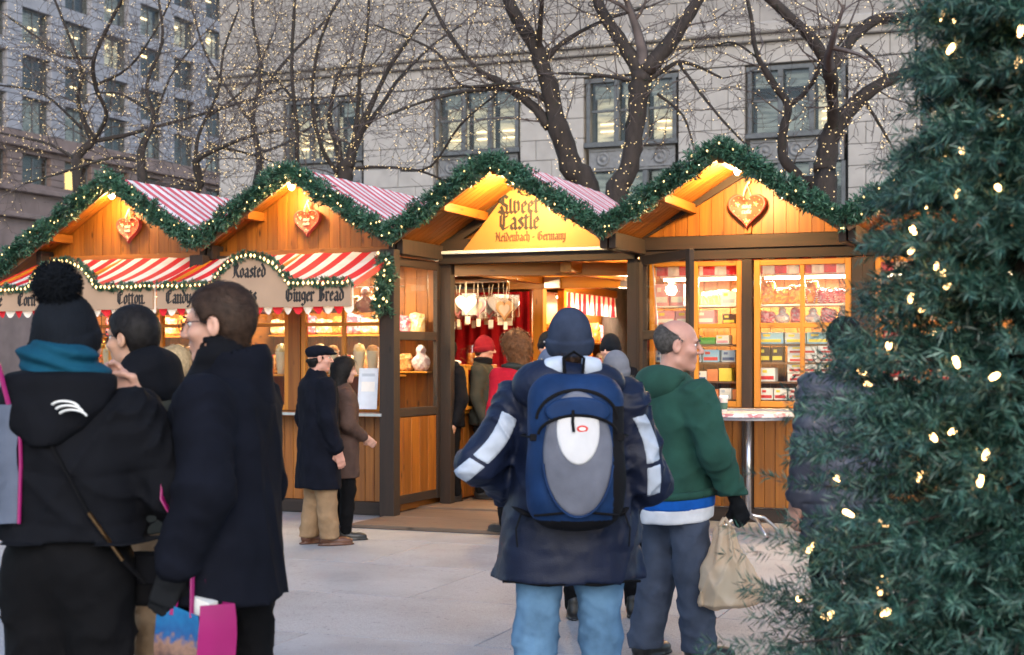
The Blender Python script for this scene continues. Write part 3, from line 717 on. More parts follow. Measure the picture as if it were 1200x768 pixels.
# ------------------------------------------------------------------ evergreen garlands
def sprig_mesh(B, D, L, k, nl, w, out=.9):
    n = len(B); t = nrg.random((n, k)) * .9 + .1
    ax = D / (np.linalg.norm(D, axis=1, keepdims=True) + 1e-9)
    r = nrg.normal(size=(n, k, 3)); r -= (r * ax[:, None]).sum(-1, keepdims=True) * ax[:, None]; r /= np.linalg.norm(r, axis=-1, keepdims=True) + 1e-9
    base = B[:, None] + ax[:, None] * (t * np.asarray(L).reshape(-1, 1))[..., None]
    tip = base + (ax[:, None] * .75 + r * out) * nl * nrg.uniform(.7, 1.15, (n, k, 1))
    return needles(base.reshape(-1, 3), tip.reshape(-1, 3), w)
def path_sample(P, n):
    P = np.array([tuple(p) for p in P], float); seg = np.linalg.norm(np.diff(P, axis=0), axis=1); cum = np.concatenate([[0], np.cumsum(seg)])
    s = np.linspace(0, cum[-1], n); i = np.clip(np.searchsorted(cum, s, 'right') - 1, 0, len(seg) - 1)
    f = (s - cum[i]) / seg[i]; return P[i] + (P[i + 1] - P[i]) * f[:, None], (P[i + 1] - P[i]) / seg[i][:, None]
def garland(name, label, loc, path, rad, dens, nb, group=None, brad=.013, row=False, nl=.05):
    root = thing(name, label, 'garland', loc, 0, group)
    L = sum((Vector(b) - Vector(a)).length for a, b in zip(path[:-1], path[1:]))
    n = int(dens * L); C, T = path_sample(path, n)
    lump = .78 + .42 * np.sin(np.linspace(0, L * 15, n) + rng.random() * 6) * np.sin(np.linspace(0, L * 4.3, n)) + nrg.normal(size=n) * .08
    r = nrg.normal(size=(n, 3)); r -= (r * T).sum(1, keepdims=True) * T; r /= np.linalg.norm(r, axis=1, keepdims=True)
    D = r + T * nrg.choice([-1, 1], (n, 1)) * .55; B = C + r * rad * .12
    V, F = sprig_mesh(B, D, rad * lump * 1.05, 18, nl, .0062 * (1 if rad > .08 else .7))
    obj('needles', npmesh('needles', V, F, M_NEEDLE, False), root, kind='stuff')
    mb = MB().tube([tuple(p) for p in path_sample(path, 24)[0]], rad * .16, 6); mb.build('core', M_WIRE, root)
    C, T = path_sample(path, nb)
    if row: Bp = C + np.array([0, -rad * .95, -rad * .1]) + nrg.normal(size=C.shape) * .004
    else:
        r = nrg.normal(size=(nb, 3)); r[:, 1] = -np.abs(r[:, 1]) - .3; r /= np.linalg.norm(r, axis=1, keepdims=True); Bp = C + r * rad * nrg.uniform(.8, 1.1, (nb, 1))
    V, F = octas(Bp, nrg.uniform(brad * .75, brad * 1.2, nb), 1.3); obj('bulbs', npmesh('bulbs', V, F, M_BULB), root, kind='stuff')
    return root

# ------------------------------------------------------------------ market stalls
YF = 12.9; HW = 1.11; ZE = 2.80; ZP = 3.52
SX = [-9.72, -7.50, -5.28, -3.06, -0.84]
M_ROOF = stripes('red_white_roof_cloth', (.70, .10, .13), (.86, .80, .79), 'y', .20, .5, .6)
M_AWN = stripes('red_white_awning_cloth', (.66, .02, .035), (.85, .82, .78), 'x', .22, .5, .7, .35)
M_VAL = stripes('red_white_valance_cloth', (.60, .02, .03), (.85, .80, .72), 'x', .24, .5, .7, .35)
M_SIGN = mat('pale_plywood_sign', (.36, .235, .155), .7, .1, 3, .1)
M_SIGN2 = mat('honey_plywood_sign', (.42, .19, .045), .6, .1, 3, .1)
M_ICING = mat('white_icing', (.55, .48, .38), .6, .08)
M_GINGER = mat('painted_gingerbread', (.24, .035, .016), .6, .2, 12, .3)
M_GINGE = mat('pink_icing_edge', (.34, .05, .04), .5, .15, 12, .2)
M_YICE = mat('yellow_icing', (.45, .22, .05), .5, .1)
def rz_(x): return ZP - (ZP - ZE) * abs(x) / HW
def roof(st, nsoff, left=HW, back=3.4):
    ang = math.atan2(ZP - ZE, HW)
    for s in (-1, 1):
        w = left if s < 0 else HW; L = w / math.cos(ang)
        for k in range(nsoff):
            y = .05 + .1 * k + .05
            piece('soffit_plank', (L, .094, .018), (s * w / 2, y, (ZP + rz_(w)) / 2 - .012), M_GOLDX, st, (0, s * ang, 0), .003)
        mb = MB(); yb = .06 + .1 * nsoff
        mb.box((s * w / 2, (yb + back) / 2, (ZP + rz_(w)) / 2 - .012), (L, back - yb, .018), Euler((0, s * ang, 0))); mb.build('roof_deck', M_BROWN, st)
        piece('bargeboard', (L, .03, .13), (s * w / 2 - s * .0, .012 + (.002 if s > 0 else 0), (ZP + rz_(w)) / 2 - .03), M_BROWN, st, (0, s * ang, 0))
        def cl(a, b_):
            x = s * (.0 + w * 1.0 * b_); sag = -.012 * math.sin(b_ * 3.14) * (1 + .6 * math.sin(a * 19)) + .004 * math.sin(a * 60)
            return (x, -.01 + (back + .03) * a, rz_(x) + .03 + sag)
        mb = MB().grid(cl, 40, 8); c = mb.build('roof_cover', M_ROOF, st, smooth=True)
        for zz in (.5,):
            piece('purlin', (.07, back - .1, .09), (s * w * zz, back / 2 - .02, rz_(w * zz) - .075), M_GOLDY, st)
    for s in (-1, 1): piece('valley_beam', (.07, back - .2, .15), (s * (HW - .045), back / 2 + .05, 2.715), M_DARK, st)
    MB().prism([(-HW + .03, 2.66), (HW - .03, 2.66), (HW - .03, ZE - .02), (0, ZP - .06), (-HW + .03, ZE - .02)], 0, .02).build('back_gable', M_BROWN, st, (0, back - .1, 0))
    piece('ridge_beam', (.06, back - .1, .1), (0, back / 2 - .02, ZP - .1), M_GOLDY, st)
def gable(st, y, zb, x0=-HW, x1=HW, w=.125, top=.03):
    n = int(round((x1 - x0) / w)); w = (x1 - x0) / n
    for k in range(n):
        a = x0 + w * k + .002; c = a + w - .004
        za, zc = rz_(a) - top, rz_(c) - top
        if max(za, zc) < zb + .01: continue
        poly = [(a, zb), (c, zb), (c, max(zc, zb + .004))] + ([(0, ZP - top)] if a < 0 < c else []) + [(a, max(za, zb + .004))]
        d = rng.uniform(-.002, .002)
        MB().prism([(p[0] - (a + c) / 2, p[1] - zb) for p in poly], -.01, .01).build('plank', M_GOLD, st, ((a + c) / 2, y + d, zb))
def planks(st, x0, x1, z0, z1, y, m=None, w=.105, name='plank'):
    n = max(1, int(round((x1 - x0) / w))); w = (x1 - x0) / n
    for k in range(n): piece(name, (w - .004, .02, z1 - z0), (x0 + w * (k + .5), y + rng.uniform(-.0015, .0015), (z0 + z1) / 2), m or M_GOLD, st, b=.003)
def frame(st, x0, x1, z0, z1, y, w, d, m, mx, mull=(), rails=(), pane=True, name='window_frame'):
    f = piece(name, (w, d, z1 - z0), (x0 + w / 2, y, (z0 + z1) / 2), m, st)
    o = Vector((x0 + w / 2, y, (z0 + z1) / 2))
    def q(nm, dm, c, mt, **k): return piece(nm, dm, Vector(c) - o, mt, f, **k)
    q('stile', (w, d, z1 - z0), (x1 - w / 2, y, (z0 + z1) / 2), m)
    q('rail', (x1 - x0 - 2 * w - .002, d - .004, w), ((x0 + x1) / 2, y, z0 + w / 2), mx); q('rail', (x1 - x0 - 2 * w - .002, d - .004, w), ((x0 + x1) / 2, y, z1 - w / 2), mx)
    xs = [x0 + w] + [v for v in mull] + [x1 - w]; zs = [z0 + w] + list(rails) + [z1 - w]
    for v in mull: q('mullion', (w * .7, d - .006, z1 - z0 - 2 * w - .002), (v, y, (z0 + z1) / 2), m)
    for v in rails: q('rail', (x1 - x0 - 2 * w - .002, d - .010, w * .8), ((x0 + x1) / 2, y, v), mx)
    if pane:
        for a, c in zip(xs[:-1], xs[1:]):
            for e, g in zip(zs[:-1], zs[1:]): q('pane', (c - a - .004, .005, g - e - .004), ((a + c) / 2, y + .004, (e + g) / 2), M_GLASS, b=.001)
    return f
def lamp(label, loc, power, color=(1, .66, .28), r=.035, body=True, size=.06, group=None, em=None):
    o = thing('bulb_lamp', label, 'lamp', loc, 0, group)
    if body: MB().lathe([(.022, .03), (.028, .05), (.028, .09), (.01, .1)], 10).build('socket', M_DARK, o)
    mb = MB().lathe([(.001, -.05), (.02, -.044), (.034, -.02), (.034, .0), (.02, .03)], 12); bo = mb.build('bulb', em or emit('lamp_bulb', (1, .78, .42), 14), o, smooth=True)
    l = bpy.data.lights.new('lamp_light', 'POINT'); l.energy = power; l.color = color; l.shadow_soft_size = size
    lo = bpy.data.objects.new('lamp_light', l); col.objects.link(lo); lo.parent = o; lo.location = (0, 0, -.1)
    return o
def tube_lamp(label, loc, length, power, rz=0, color=(1, .82, .58), group=None, down=True):
    o = thing('tube_lamp', label, 'lamp', loc, rz, group)
    piece('housing', (length, .06, .03), (0, 0, .03), M_WHITE, o)
    MB().tube([(-length / 2 + .03, 0, 0), (length / 2 - .03, 0, 0)], .014, 8).build('tube', emit('lamp_tube', (1, .85, .6), 9), o, smooth=True)
    l = bpy.data.lights.new('lamp_light', 'AREA'); l.shape = 'RECTANGLE'; l.size = length; l.size_y = .08; l.energy = power; l.color = color
    lo = bpy.data.objects.new('lamp_light', l); col.objects.link(lo); lo.parent = o; lo.location = (0, 0, -.03)
    return o
def heart_mesh(s, d, n=40):
    pts = []
    for k in range(n):
        t_ = 2 * math.pi * k / n
        pts.append((16 * math.sin(t_) ** 3 / 17 * s, (13 * math.cos(t_) - 5 * math.cos(2 * t_) - 2 * math.cos(3 * t_) - math.cos(4 * t_) + 2) / 17 * s))
    return pts
def heart_sign(label, loc, s, words):
    o = thing('heart_sign', label, 'sign', loc)
    H = heart_mesh(s, 0); mb = MB(); n = len(H)
    rings = [(1.0, .025), (1.0, -.015), (.97, -.028), (.90, -.03), (.86, -.02), (.0, -.022)]
    for k, (f, y) in enumerate(rings):
        for x, z in H: mb.v.append((x * f, y, z * f + (1 - f) * s * .05))
    for k in range(len(rings) - 1):
        for j in range(n): mb.f.append((k * n + j, k * n + (j + 1) % n, (k + 1) * n + (j + 1) % n, (k + 1) * n + j))
    mb.f.append(tuple(range(n)))
    me = mb.mesh('heart', M_GINGER, True); me.materials.append(M_GINGE)
    for p in me.polygons:
        if p.index < 3 * n: p.material_index = 1
    obj('heart', me, o)
    def pipe(pts, r, m, nm='icing'): MB().tube([(x, -.026, z) for x, z in pts], r, 5).build(nm, m, o, smooth=True)
    for k in range(0, n, 2):
        x, z = H[k]; MB().ico((x * .78, -.024, z * .78), s * .035).build('icing_dot', M_YICE if k % 4 else M_ICING, o, smooth=True)
    for sx in (-1, 1):
        for q in range(5):
            a = q / 5 * 6.28; pipe([(sx * s * .45, s * .32), (sx * s * .45 + math.cos(a) * s * .13, s * .32 + math.sin(a) * s * .13)], s * .03, M_YICE if q % 2 else M_ICING)
    for q in range(7):
        a = q / 7 * 6.28; pipe([(0, -s * .5), (math.cos(a) * s * .14, -s * .5 + math.sin(a) * s * .12)], s * .028, M_YICE if q % 2 else M_ICING)
    for i, w in enumerate(words): lettering(o, w, 0, s * (.12 - .26 * i), s * .145, -.026, M_ICING, th=.006, nib=.1)
    for sx in (-1, 1):                                   # ribbon up to its nail
        MB().tube([(sx * s * .22, -.0, s * .66), (sx * s * .12, -.012, s * .95), (0, -.004, s * 1.28)], .014, 6, True, .3).build('ribbon', M_ICING, o)
    MB().tube([(0, -.01, s * 1.28), (s * .16, -.02, s * 1.42)], .011, 5).build('ribbon', M_ICING, o)
    return o
TOPZ = 2.70
def candy_stall(cx, label, left=HW):
    st = thing('candy_stall', label, 'market stall', (cx, YF, 0), 0, 'striped roof market stalls')
    roof(st, 4, left)
    gy = .37
    gable(st, gy, TOPZ + .03, -HW)
    piece('tie_beam', (2.2, .07, .06), (0, gy - .045, TOPZ), M_GOLDX, st)
    for s in (-1, 1): piece('post', (.16, .14, 2.68), (s * (HW - .03 - .08 * (s < 0)), .30 if s < 0 else .08, 1.34), M_DARK, st)
    # counter and boards below
    planks(st, -1.0, .99, .14, 1.0, .34)
    piece('skirting', (2.0, .05, .135), (0, .33, .0705), M_DARKX, st)
    piece('counter', (2.1, .42, .035), (-.02, .22, 1.035), M_BROWN, st); piece('counter_edge', (2.1, .012, .03), (-.02, .003, 1.036), M_STEEL, st)
    # windows above
    frame(st, -1.0, -.22, 1.06, 2.62, .36, .05, .06, M_FRAME, M_FRAMEX, (), (1.95,))
    piece('centre_post', (.14, .09, 1.56), (-.145, .36, 1.835), M_GOLD, st)
    frame(st, -.07, .88, 1.06, 2.62, .36, .05, .06, M_FRAME, M_FRAMEX, (.42,), (1.95,))
    piece('jamb', (.09, .09, 1.6), (.935, .36, 1.835), M_GOLD, st)
    # inside
    planks(st, -1.05, 1.02, .1, 2.66, 1.42, M_GOLD, .14, 'back_plank')
    for s in (-1, 1): piece('side_wall', (.02, 1.02, 2.5 if s < 0 or cx < -8 else 1.0), (s * 1.045, .92, 1.3 if s < 0 or cx < -8 else .55), M_GOLDY, st)
    piece('ceiling', (2.08, 1.05, .02), (0, .92, 2.665), M_GOLDX, st); piece('floor', (2.05, 1.0, .03), (0, .9, .03), M_BROWN, st)
    piece('inner_shelf', (1.95, .24, .02), (0, .56, 1.42), M_FRAMEX, st); piece('inner_shelf', (1.95, .22, .02), (0, 1.3, 1.45), M_FRAMEX, st); piece('inner_shelf', (1.95, .22, .02), (0, 1.3, 1.85), M_FRAMEX, st)
    # awning
    L = 2.18
    def aw(a, b_):
        y = .31 - 1.02 * b_; z = 2.69 - .37 * b_ - .035 * math.sin(b_ * 3.1) - .006 * math.sin(a * 40)
        return (-L / 2 + L * a, y, z)
    MB().grid(aw, 36, 10).build('awning', M_AWN, st, smooth=True)
    def va(a, b_):
        x = -L / 2 + L * a; sc_ = abs(math.cos(math.pi * x / .22 + 1.57)) ** .6 if False else abs(math.sin(math.pi * (x / .11)))
        return (x, -.712 + .012 * math.sin(a * 70) * b_, 2.32 - (.22 + .08 * sc_ ** .7) * b_)
    MB().grid(va, 160, 3).build('valance', M_AWN, st, smooth=True)
    for s in (-1, 1):
        bar('awning_arm', (s * 1.07, .3, 2.66), (s * 1.07, -.69, 2.29), .03, .04, M_FRAMEX, st)
        # side flap
        MB().grid(lambda a, b_: (s * 1.092, .31 - 1.02 * a, 2.69 - .37 * a - .06 * b_), 8, 2).build('side_flap', M_RED, st)
    bar('awning_arm', (-.05, .3, 2.665), (-.05, -.69, 2.295), .03, .04, M_FRAMEX, st)
    return st
s1 = candy_stall(SX[0], 'candy stall under a striped roof selling kettle corn', HW + .5)
s2 = candy_stall(SX[1], 'candy stall under a striped roof selling roasted nuts and gingerbread')
def candy_sign(cx, label, texts):
    o = thing('stall_sign', label, 'sign', (cx, YF - .745, 0))
    z0, z1, n = 2.09, 2.30, 18
    top = [(1.085, z1)] + [(.42 - .0, z1)] + [(.40 - .80 * k / n, z1 + .28 * math.sin(math.pi * k / n) ** .62) for k in range(1, n)] + [(-.42, z1), (-1.085, z1)]
    poly = [(-1.085, z0), (1.085, z0)] + top
    mb = MB(); i = 0
    mb.prism(poly, -.012, .012); mb.build('board', M_SIGN, o)
    for tx, x, z, xh in texts: lettering(o, tx, x, z, xh, -.0125, M_INK, sp=.92)
    g = garland('sign_garland', label.replace('signboard', 'thin lit garland edging the signboard').replace('plywood ', ''), (cx, YF - .745, 0),
        [(-1.08, -.02, z1 + .02), (-.42, -.02, z1 + .02)] + [(-(.42 - .84 * k / n), -.02, z1 + .02 + .28 * math.sin(math.pi * k / n) ** .62) for k in range(1, n)] + [(.42, -.02, z1 + .02), (1.08, -.02, z1 + .02)], .045, 190, 46, None, .015, True, .03)
candy_sign(SX[0], 'plywood signboard lettered Kettle Corn on the candy stall', [('Kettle', -.92, 2.145, .088), ('Corn', -.47, 2.145, .088), ('Cotton.', .83, 2.145, .088)])
candy_sign(SX[1], 'plywood signboard lettered Roasted Nuts and Ginger Bread', [('Candy', -.83, 2.145, .088), ('Roasted', -.02, 2.385, .088), ('Nuts', -.05, 2.15, .088), ('Ginger Bread', .70, 2.145, .088)])
for i, (cx, wd, lb) in enumerate(((SX[0], ('sweet', 'castle'), 'heart sign on the kettle corn gable'), (SX[1], ('sweet', 'castle'), 'heart sign on the roasted nuts gable'))):
    heart_sign('red gingerbread ' + lb + ' with white icing', (cx + .02, YF + .31, 3.0), .165, wd)
    lamp('glowing bulb under the ridge above the ' + lb, (cx - .05, YF + .10, 3.37), 16)
    tube_lamp('fluorescent tube under the ceiling inside the ' + ('kettle corn stall' if i == 0 else 'roasted nuts stall'), (cx, YF + .62, 2.6), 1.7, 44)
# ---- entrance passage between the stalls
pas = thing('entrance_porch', 'open timber porch with striped roof and honey wood beams', 'market stall', (SX[2], YF, 0), 0, 'striped roof market stalls')
roof(pas, 12)
WY = 1.2
gable(pas, WY + .06, TOPZ + .04)
piece('header_beam', (2.16, .12, .10), (0, WY - .02, 2.645), M_DARKX, pas); piece('header_capping', (2.1, .15, .035), (.02, WY - .05, 2.7135), M_WHITE, pas)
for s in (-1, 1):
    bar('brace', (s * 1.08, WY - .03, 2.76), (s * .06, WY - .03, ZP - .14), .05, .11, M_DARKX, pas)
    piece('side_beam', (.34, .1, .12), (s * .90, WY - .022, 2.80), M_DARKX, pas)
piece('post', (.12, .12, 2.60), (-1.02, WY + .02, 1.30), M_DARK, pas); piece('post', (.12, .12, 2.60), (1.05, WY + .02, 1.30), M_DARK, pas)
piece('post', (.13, .13, 2.36), (SX[2] * 0 - .79, 3.42, 1.25), M_FRAME, pas)
for (a, b_) in (((-1.05, WY + .1, 2.55), (1.05, WY + .9, 2.55)), ((-1.2, 3.42, 2.50), (1.3, 3.42, 2.50)), ((-.79, WY + .2, 2.56), (-.79, 5.6, 2.56)), ((.25, WY + .2, 2.57), (.25, 5.6, 2.57))):
    bar('ceiling_beam', a, b_, .12, .14, M_FRAMEX, pas)
for (x, y) in ((-.60, 3.33), (.35, 3.33)): piece('steel_bracket', (.2, .02, .13), (x, y, 2.5), M_STEEL, pas)
piece('ceiling', (6.6, 6.3, .02), (-.1, WY + 3.4, 2.685), M_GOLDX, pas)
piece('end_wall', (7.6, .04, 2.64), (-.3, WY + 6.6, 1.35), M_GOLDX, pas); piece('end_wall', (.04, 6.2, 2.64), (-3.9, WY + 3.3, 1.35), M_GOLDY, pas); piece('end_wall', (.04, 5.2, 2.64), (1.2, WY + 3.95, 1.35), M_GOLDY, pas)
ramp_ = thing('entrance_deck', 'worn brown plywood boards laid at the porch entrance', 'deck', (SX[2], YF, 0))
M_DECK = wood('worn_plywood', (.16, .11, .08), (.10, .07, .05), 'x', .8, .2)
for k in range(9): piece('deck_board', (2.3 if k < 2 else 2.6, .76, .035), (-.02 if k < 2 else -.3, -.35 + .77 * k, .02 + (.0 if k < 2 else .02)), M_DECK, ramp_)
# name board
nb_ = thing('name_board', 'big wooden name board lettered Sweet Castle over the entrance', 'sign', (SX[2], YF + WY - .1, 0))
MB().prism([(-.78, 2.735), (.78, 2.735), (.13, 3.42), (-.20, 3.42)], -.012, .012).build('board', M_SIGN2, nb_)
lettering(nb_, 'Sweet', -.16, 3.10, .125, -.0125, M_INK); lettering(nb_, 'Castle', -.15, 2.935, .125, -.0125, M_INK)
lettering(nb_, 'Neidenbach - Germany', -.03, 2.815, .062, -.0125, mat('brown_lettering', (.07, .03, .012), .7), sp=.95)
lamp('bulb under the porch ridge lighting the name board', (SX[2] + .05, YF + .45, 3.36), 76)
# open door leaves
def door_leaf(label, hinge, ang, w):
    d = thing('door_leaf', label, 'door', hinge, ang, 'open glazed entrance doors')
    fr = .085
    for x in (fr / 2, w - fr / 2): piece('stile', (fr, .05, 2.5), (x, 0, 1.37), M_DARK, d)
    for z in (2.575, 1.83, 1.05): piece('rail', (w - 2 * fr - .004, .046, .09), (w / 2, 0, z), M_DARKX, d)
    piece('pane', (w - 2 * fr, .006, .65), (w / 2, 0, 2.203), M_GLASS, d, b=.001); piece('pane', (w - 2 * fr, .006, .68), (w / 2, 0, 1.44), M_GLASS, d, b=.001)
    n = 5; ww = (w - 2 * fr - .004) / n
    for k in range(n): piece('panel_board', (ww - .002, .03, .87), (fr + .002 + ww * (k + .5), 0, .565), M_GOLD, d)
    piece('bottom_rail', (w - 2 * fr - .004, .044, .09), (w / 2, .0, .17), M_DARKX, d)
    MB().tube([(w - .045, -.03, 1.2), (w - .045, -.07, 1.22), (w - .045, -.07, 1.36), (w - .045, -.03, 1.38)], .008, 6).build('handle', M_STEEL, d)
    return d
door_leaf('open glazed door leaf folded against the roasted nuts stall post', (-6.385, YF + WY - .02, 0), R(-92), 1.12)
door_leaf('open glazed door leaf standing beside the display window', (-4.12, YF + WY - .1, 0), R(-49), 1.12)
MB().tube([(-3.98, YF + WY - .2, 2.60), (-3.80, YF + WY - .45, 1.3)], .006, 5).build('steel_cord', M_STEEL)
tag(bpy.data.objects['steel_cord'], 'thin steel cord slanting down the open door pane', 'cord')
# ---- shop with display window
def shop_stall(cx, label, wares=True):
    st = thing('shop_stall', label, 'market stall', (cx, YF, 0), 0, 'striped roof market stalls')
    roof(st, 12)
    y = WY
    gable(st, y + .02, TOPZ + .12)
    piece('tie_beam', (2.2, .14, .13), (0, y, 2.745), M_DARKX, st); piece('lintel', (2.2, .10, .10), (0, y, 2.625), M_DARKX, st)
    for s in (-1, 1): bar('rake_board', (s * 1.08, y - .03, 2.83), (s * .03, y - .03, ZP - .09), .04, .085, M_DARKX, st)
    for x in (-1.06, 0, 1.06): piece('post', (.10, .14, 2.56), (x, y - .01, 1.285), M_DARK, st)
    piece('gable_post', (.07, .03, .2), (0, y - .012, 2.92), M_GOLD, st)
    frame(st, -1.0, -.56, 1.12, 2.565, y, .05, .06, M_FRAME, M_FRAMEX, (), (1.92,)); frame(st, -.555, -.06, 1.12, 2.565, y, .055, .06, M_FRAME, M_FRAMEX, (), (1.92,))
    frame(st, .06, 1.0, 1.12, 2.565, y, .06, .06, M_FRAME, M_FRAMEX, (.53,), (1.92,))
    planks(st, -1.0, -.055, .14, 1.08, y); planks(st, .055, 1.0, .14, 1.08, y)
    piece('skirting', (2.1, .06, .13), (0, y - .055, .066), M_DARKX, st)
    piece('counter', (2.0, .26, .03), (0, y - .15, 1.10), M_BROWN, st); piece('counter_edge', (2.0, .012, .035), (0, y - .287, 1.10), M_STEEL, st)
    planks(st, -1.05, 1.05, .1, 2.64, y + .75, M_GOLD, .14, 'back_plank')
    for s in (-1, 1): piece('side_wall', (.02, .72, 2.54), (s * 1.075, y + .4, 1.3), M_GOLDY, st)
    piece('ceiling', (2.1, .72, .02), (0, y + .4, 2.67), M_GOLDX, st)
    for z in (1.18, 1.36, 1.55, 1.73, 1.93, 2.12): piece('display_shelf', (2.08, .34, .018), (0, y + .27, z), M_WHITE if z > 2 else M_BROWN, st, b=.002)
    MB().grid(lambda a, b_: (-1.0 + 2.0 * a, y + .09 + .012 * math.sin(a * 80) * b_, 2.60 - .17 * b_), 120, 2).build('valance', M_VAL, st, smooth=True)
    return st
s4 = shop_stall(SX[3], 'shop stall with a glazed display window full of sweets boxes')
s5 = shop_stall(SX[4], 'shop stall half hidden behind the lit fir tree')
heart_sign('red gingerbread heart sign on the display window gable with white ribbon', (SX[3] + .0, YF + WY - .06, 3.04), .20, ('sweet', 'castle'))
for cx, lb in ((SX[3], 'sweets box display window'), (SX[4], 'window of the stall behind the fir tree')):
    lamp('bulb under the roof ridge over the ' + lb, (cx + .05, YF + .5, 3.36), 76)
    for s in (-1, 1): tube_lamp('fluorescent tube over the shelves of the ' + lb, (cx + s * .52, YF + WY + .3, 2.40), .9, 26, group='display lighting tubes', color=(1, .86, .66))
# garlands
GR = 'evergreen garlands along the stall roofs'
gl = ['thick lit evergreen garland on the kettle corn stall roof', 'thick lit evergreen garland on the roasted nuts stall roof', 'thick evergreen garland on the Sweet Castle porch roof', 'thick evergreen garland on the display window stall roof', 'thick evergreen garland running behind the fir tree']
for i, cx in enumerate(SX):
    lft = -HW - (.45 if i == 0 else 0)
    P = [(lft, -.06, rz_(lft) + .02)]
    for k in range(1, 13):
        x = lft + (HW - lft) * k / 12; P.append((x, -.06 + rng.uniform(-.02, .02), rz_(x) + .03 - .03 * math.exp(-(x / .12) ** 2) - (.03 * math.sin(abs(x) / HW * 3.14))))
    garland('garland', gl[i], (cx, YF, 0), P, .106, 330, 34 if i < 2 else 20, GR, .009, False, .048)
garland('garland', 'short lit garland tail hanging down the roasted nuts stall post', (SX[1] + 1.08, YF - .05, 0), [(0, 0, 2.6), (.02, -.02, 2.4), (-.02, -.02, 2.25), (.0, -.02, 2.05)], .09, 260, 16, None, .014)
# ------------------------------------------------------------------ wares
def colmat(n, c, r=.5): return mat(n, c, r, .08, 10, .08)
C_WH = colmat('white_box_card', (.78, .76, .72)); C_RD = colmat('red_print', (.6, .03, .03)); C_BL = colmat('light_blue_card', (.28, .50, .68)); C_YL = colmat('yellow_card', (.80, .62, .06)); C_OR = colmat('orange_card', (.72, .24, .08))
C_PK = colmat('pink_card', (.72, .30, .36)); C_NV = colmat('navy_card', (.06, .10, .25)); C_GR = colmat('grey_blue_card', (.45, .52, .60)); C_CH = colmat('chocolate_brown', (.07, .03, .018)); C_GN = colmat('green_card', (.08, .32, .06)); C_TAN = colmat('biscuit_tan', (.52, .30, .12)); C_CR = colmat('cream_paper', (.78, .70, .52)); C_PU = colmat('purple_cloth', (.10, .03, .12))
M_CELLO = glass('cellophane', (.96, .93, .92), 1.35, .12)
def box_item(label, loc, d, body, band=None, rz=0, group=None):
    o = piece('sweets_box', d, loc, body, None, (0, 0, rz), .004); tag(o, label, 'box', group)
    if band is not None:
        piece('print', (d[0] * .84, .002, d[2] * .26), (0, -d[1] / 2 - .0012, -d[2] * .22), band, o, b=.0005)
        piece('print', (d[0] * .3, .002, d[2] * .2), (-d[0] * .18, -d[1] / 2 - .0012, d[2] * .24), band if rng.random() < .5 else C_YL, o, b=.0005)
    return o
GB = 'sweets boxes on the display shelves'
def fill(cx, z, x0, x1, specs, yo=.14):
    x = x0; k = 0; Y = YF + WY + yo
    while x < x1:
        lb, d, body, band, n = specs[k % len(specs)]; k += 1
        if x + d[0] > x1 + .02: break
        for s in range(n): box_item(lb, (cx + x + d[0] / 2, Y + d[1] / 2 - .02 + rng.uniform(-.01, .01), z + .010 + d[2] * (s + .5) + .001 * s), d, body, band, rng.uniform(-.05, .05), GB)
        x += d[0] + rng.uniform(.006, .02)
c4 = SX[3]
S_ = lambda lb, w, h, m, b_, n=1: (lb, (w, .14, h), m, b_, n)
fill(c4, 1.18, .09, .98, [S_('small white box with red print on the lowest display shelf', .125, .115, C_WH, C_RD)])
fill(c4, 1.18, -.98, -.08, [S_('orange box on the lowest display shelf', .12, .10, C_OR, None), S_('small white box on the lowest shelf by the paper cup', .12, .11, C_WH, C_GR)])
fill(c4, 1.36, .09, .34, [S_('white box with red writing beside the tall red and white stack', .15, .135, C_WH, C_RD)])
fill(c4, 1.36, .36, .98, [S_('white box with bold red band in the tall stack', .29, .088, C_WH, C_RD, 2)])
fill(c4, 1.55, .36, .98, [S_('white box with bold red band in the stack on the middle shelf', .29, .080, C_WH, C_RD, 2)])
fill(c4, 1.55, .08, .34, [S_('dark brown chocolate box beside the upper red and white stack', .11, .15, C_CH, C_YL)])
fill(c4, 1.36, -.98, -.08, [S_('orange box next to the bright yellow box', .11, .12, C_OR, None), S_('bright yellow box on the display shelf', .13, .13, C_YL, None), S_('pale grey box next to the bright yellow box', .13, .13, C_GR, None), S_('white box with navy print on the yellow box shelf', .12, .10, C_WH, C_NV)])
fill(c4, 1.55, -.98, -.08, [S_('grey blue box on the shelf above the yellow box', .14, .12, C_GR, C_NV), S_('light blue box with red band above the yellow box', .17, .125, C_BL, C_RD)])
fill(c4, 1.73, .08, .98, [S_('light blue box with yellow print under the middle rail', .24, .115, C_BL, C_YL), S_('pale box with yellow and navy print under the middle rail', .20, .11, C_GR, C_YL)])
fill(c4, 1.73, -.98, -.08, [S_('small white box under the middle rail', .13, .09, C_WH, C_PK), S_('dark green box under the middle rail', .16, .07, C_GN, None)])
fill(c4, 1.93, -.98, -.30, [S_('pink and white box above the middle rail', .20, .14, C_PK, C_WH)])
fill(c4, 1.93, -.29, -.07, [S_('dark chocolate box above the middle rail', .13, .10, C_CH, C_YL)])
fill(c4, 2.12, -.98, -.62, [S_('tall pink and white packet on the top display shelf', .14, .22, C_PK, C_WH)])
fill(c4, 2.12, -.30, -.08, [S_('white price card box on the top display shelf', .15, .14, C_WH, C_GR)])
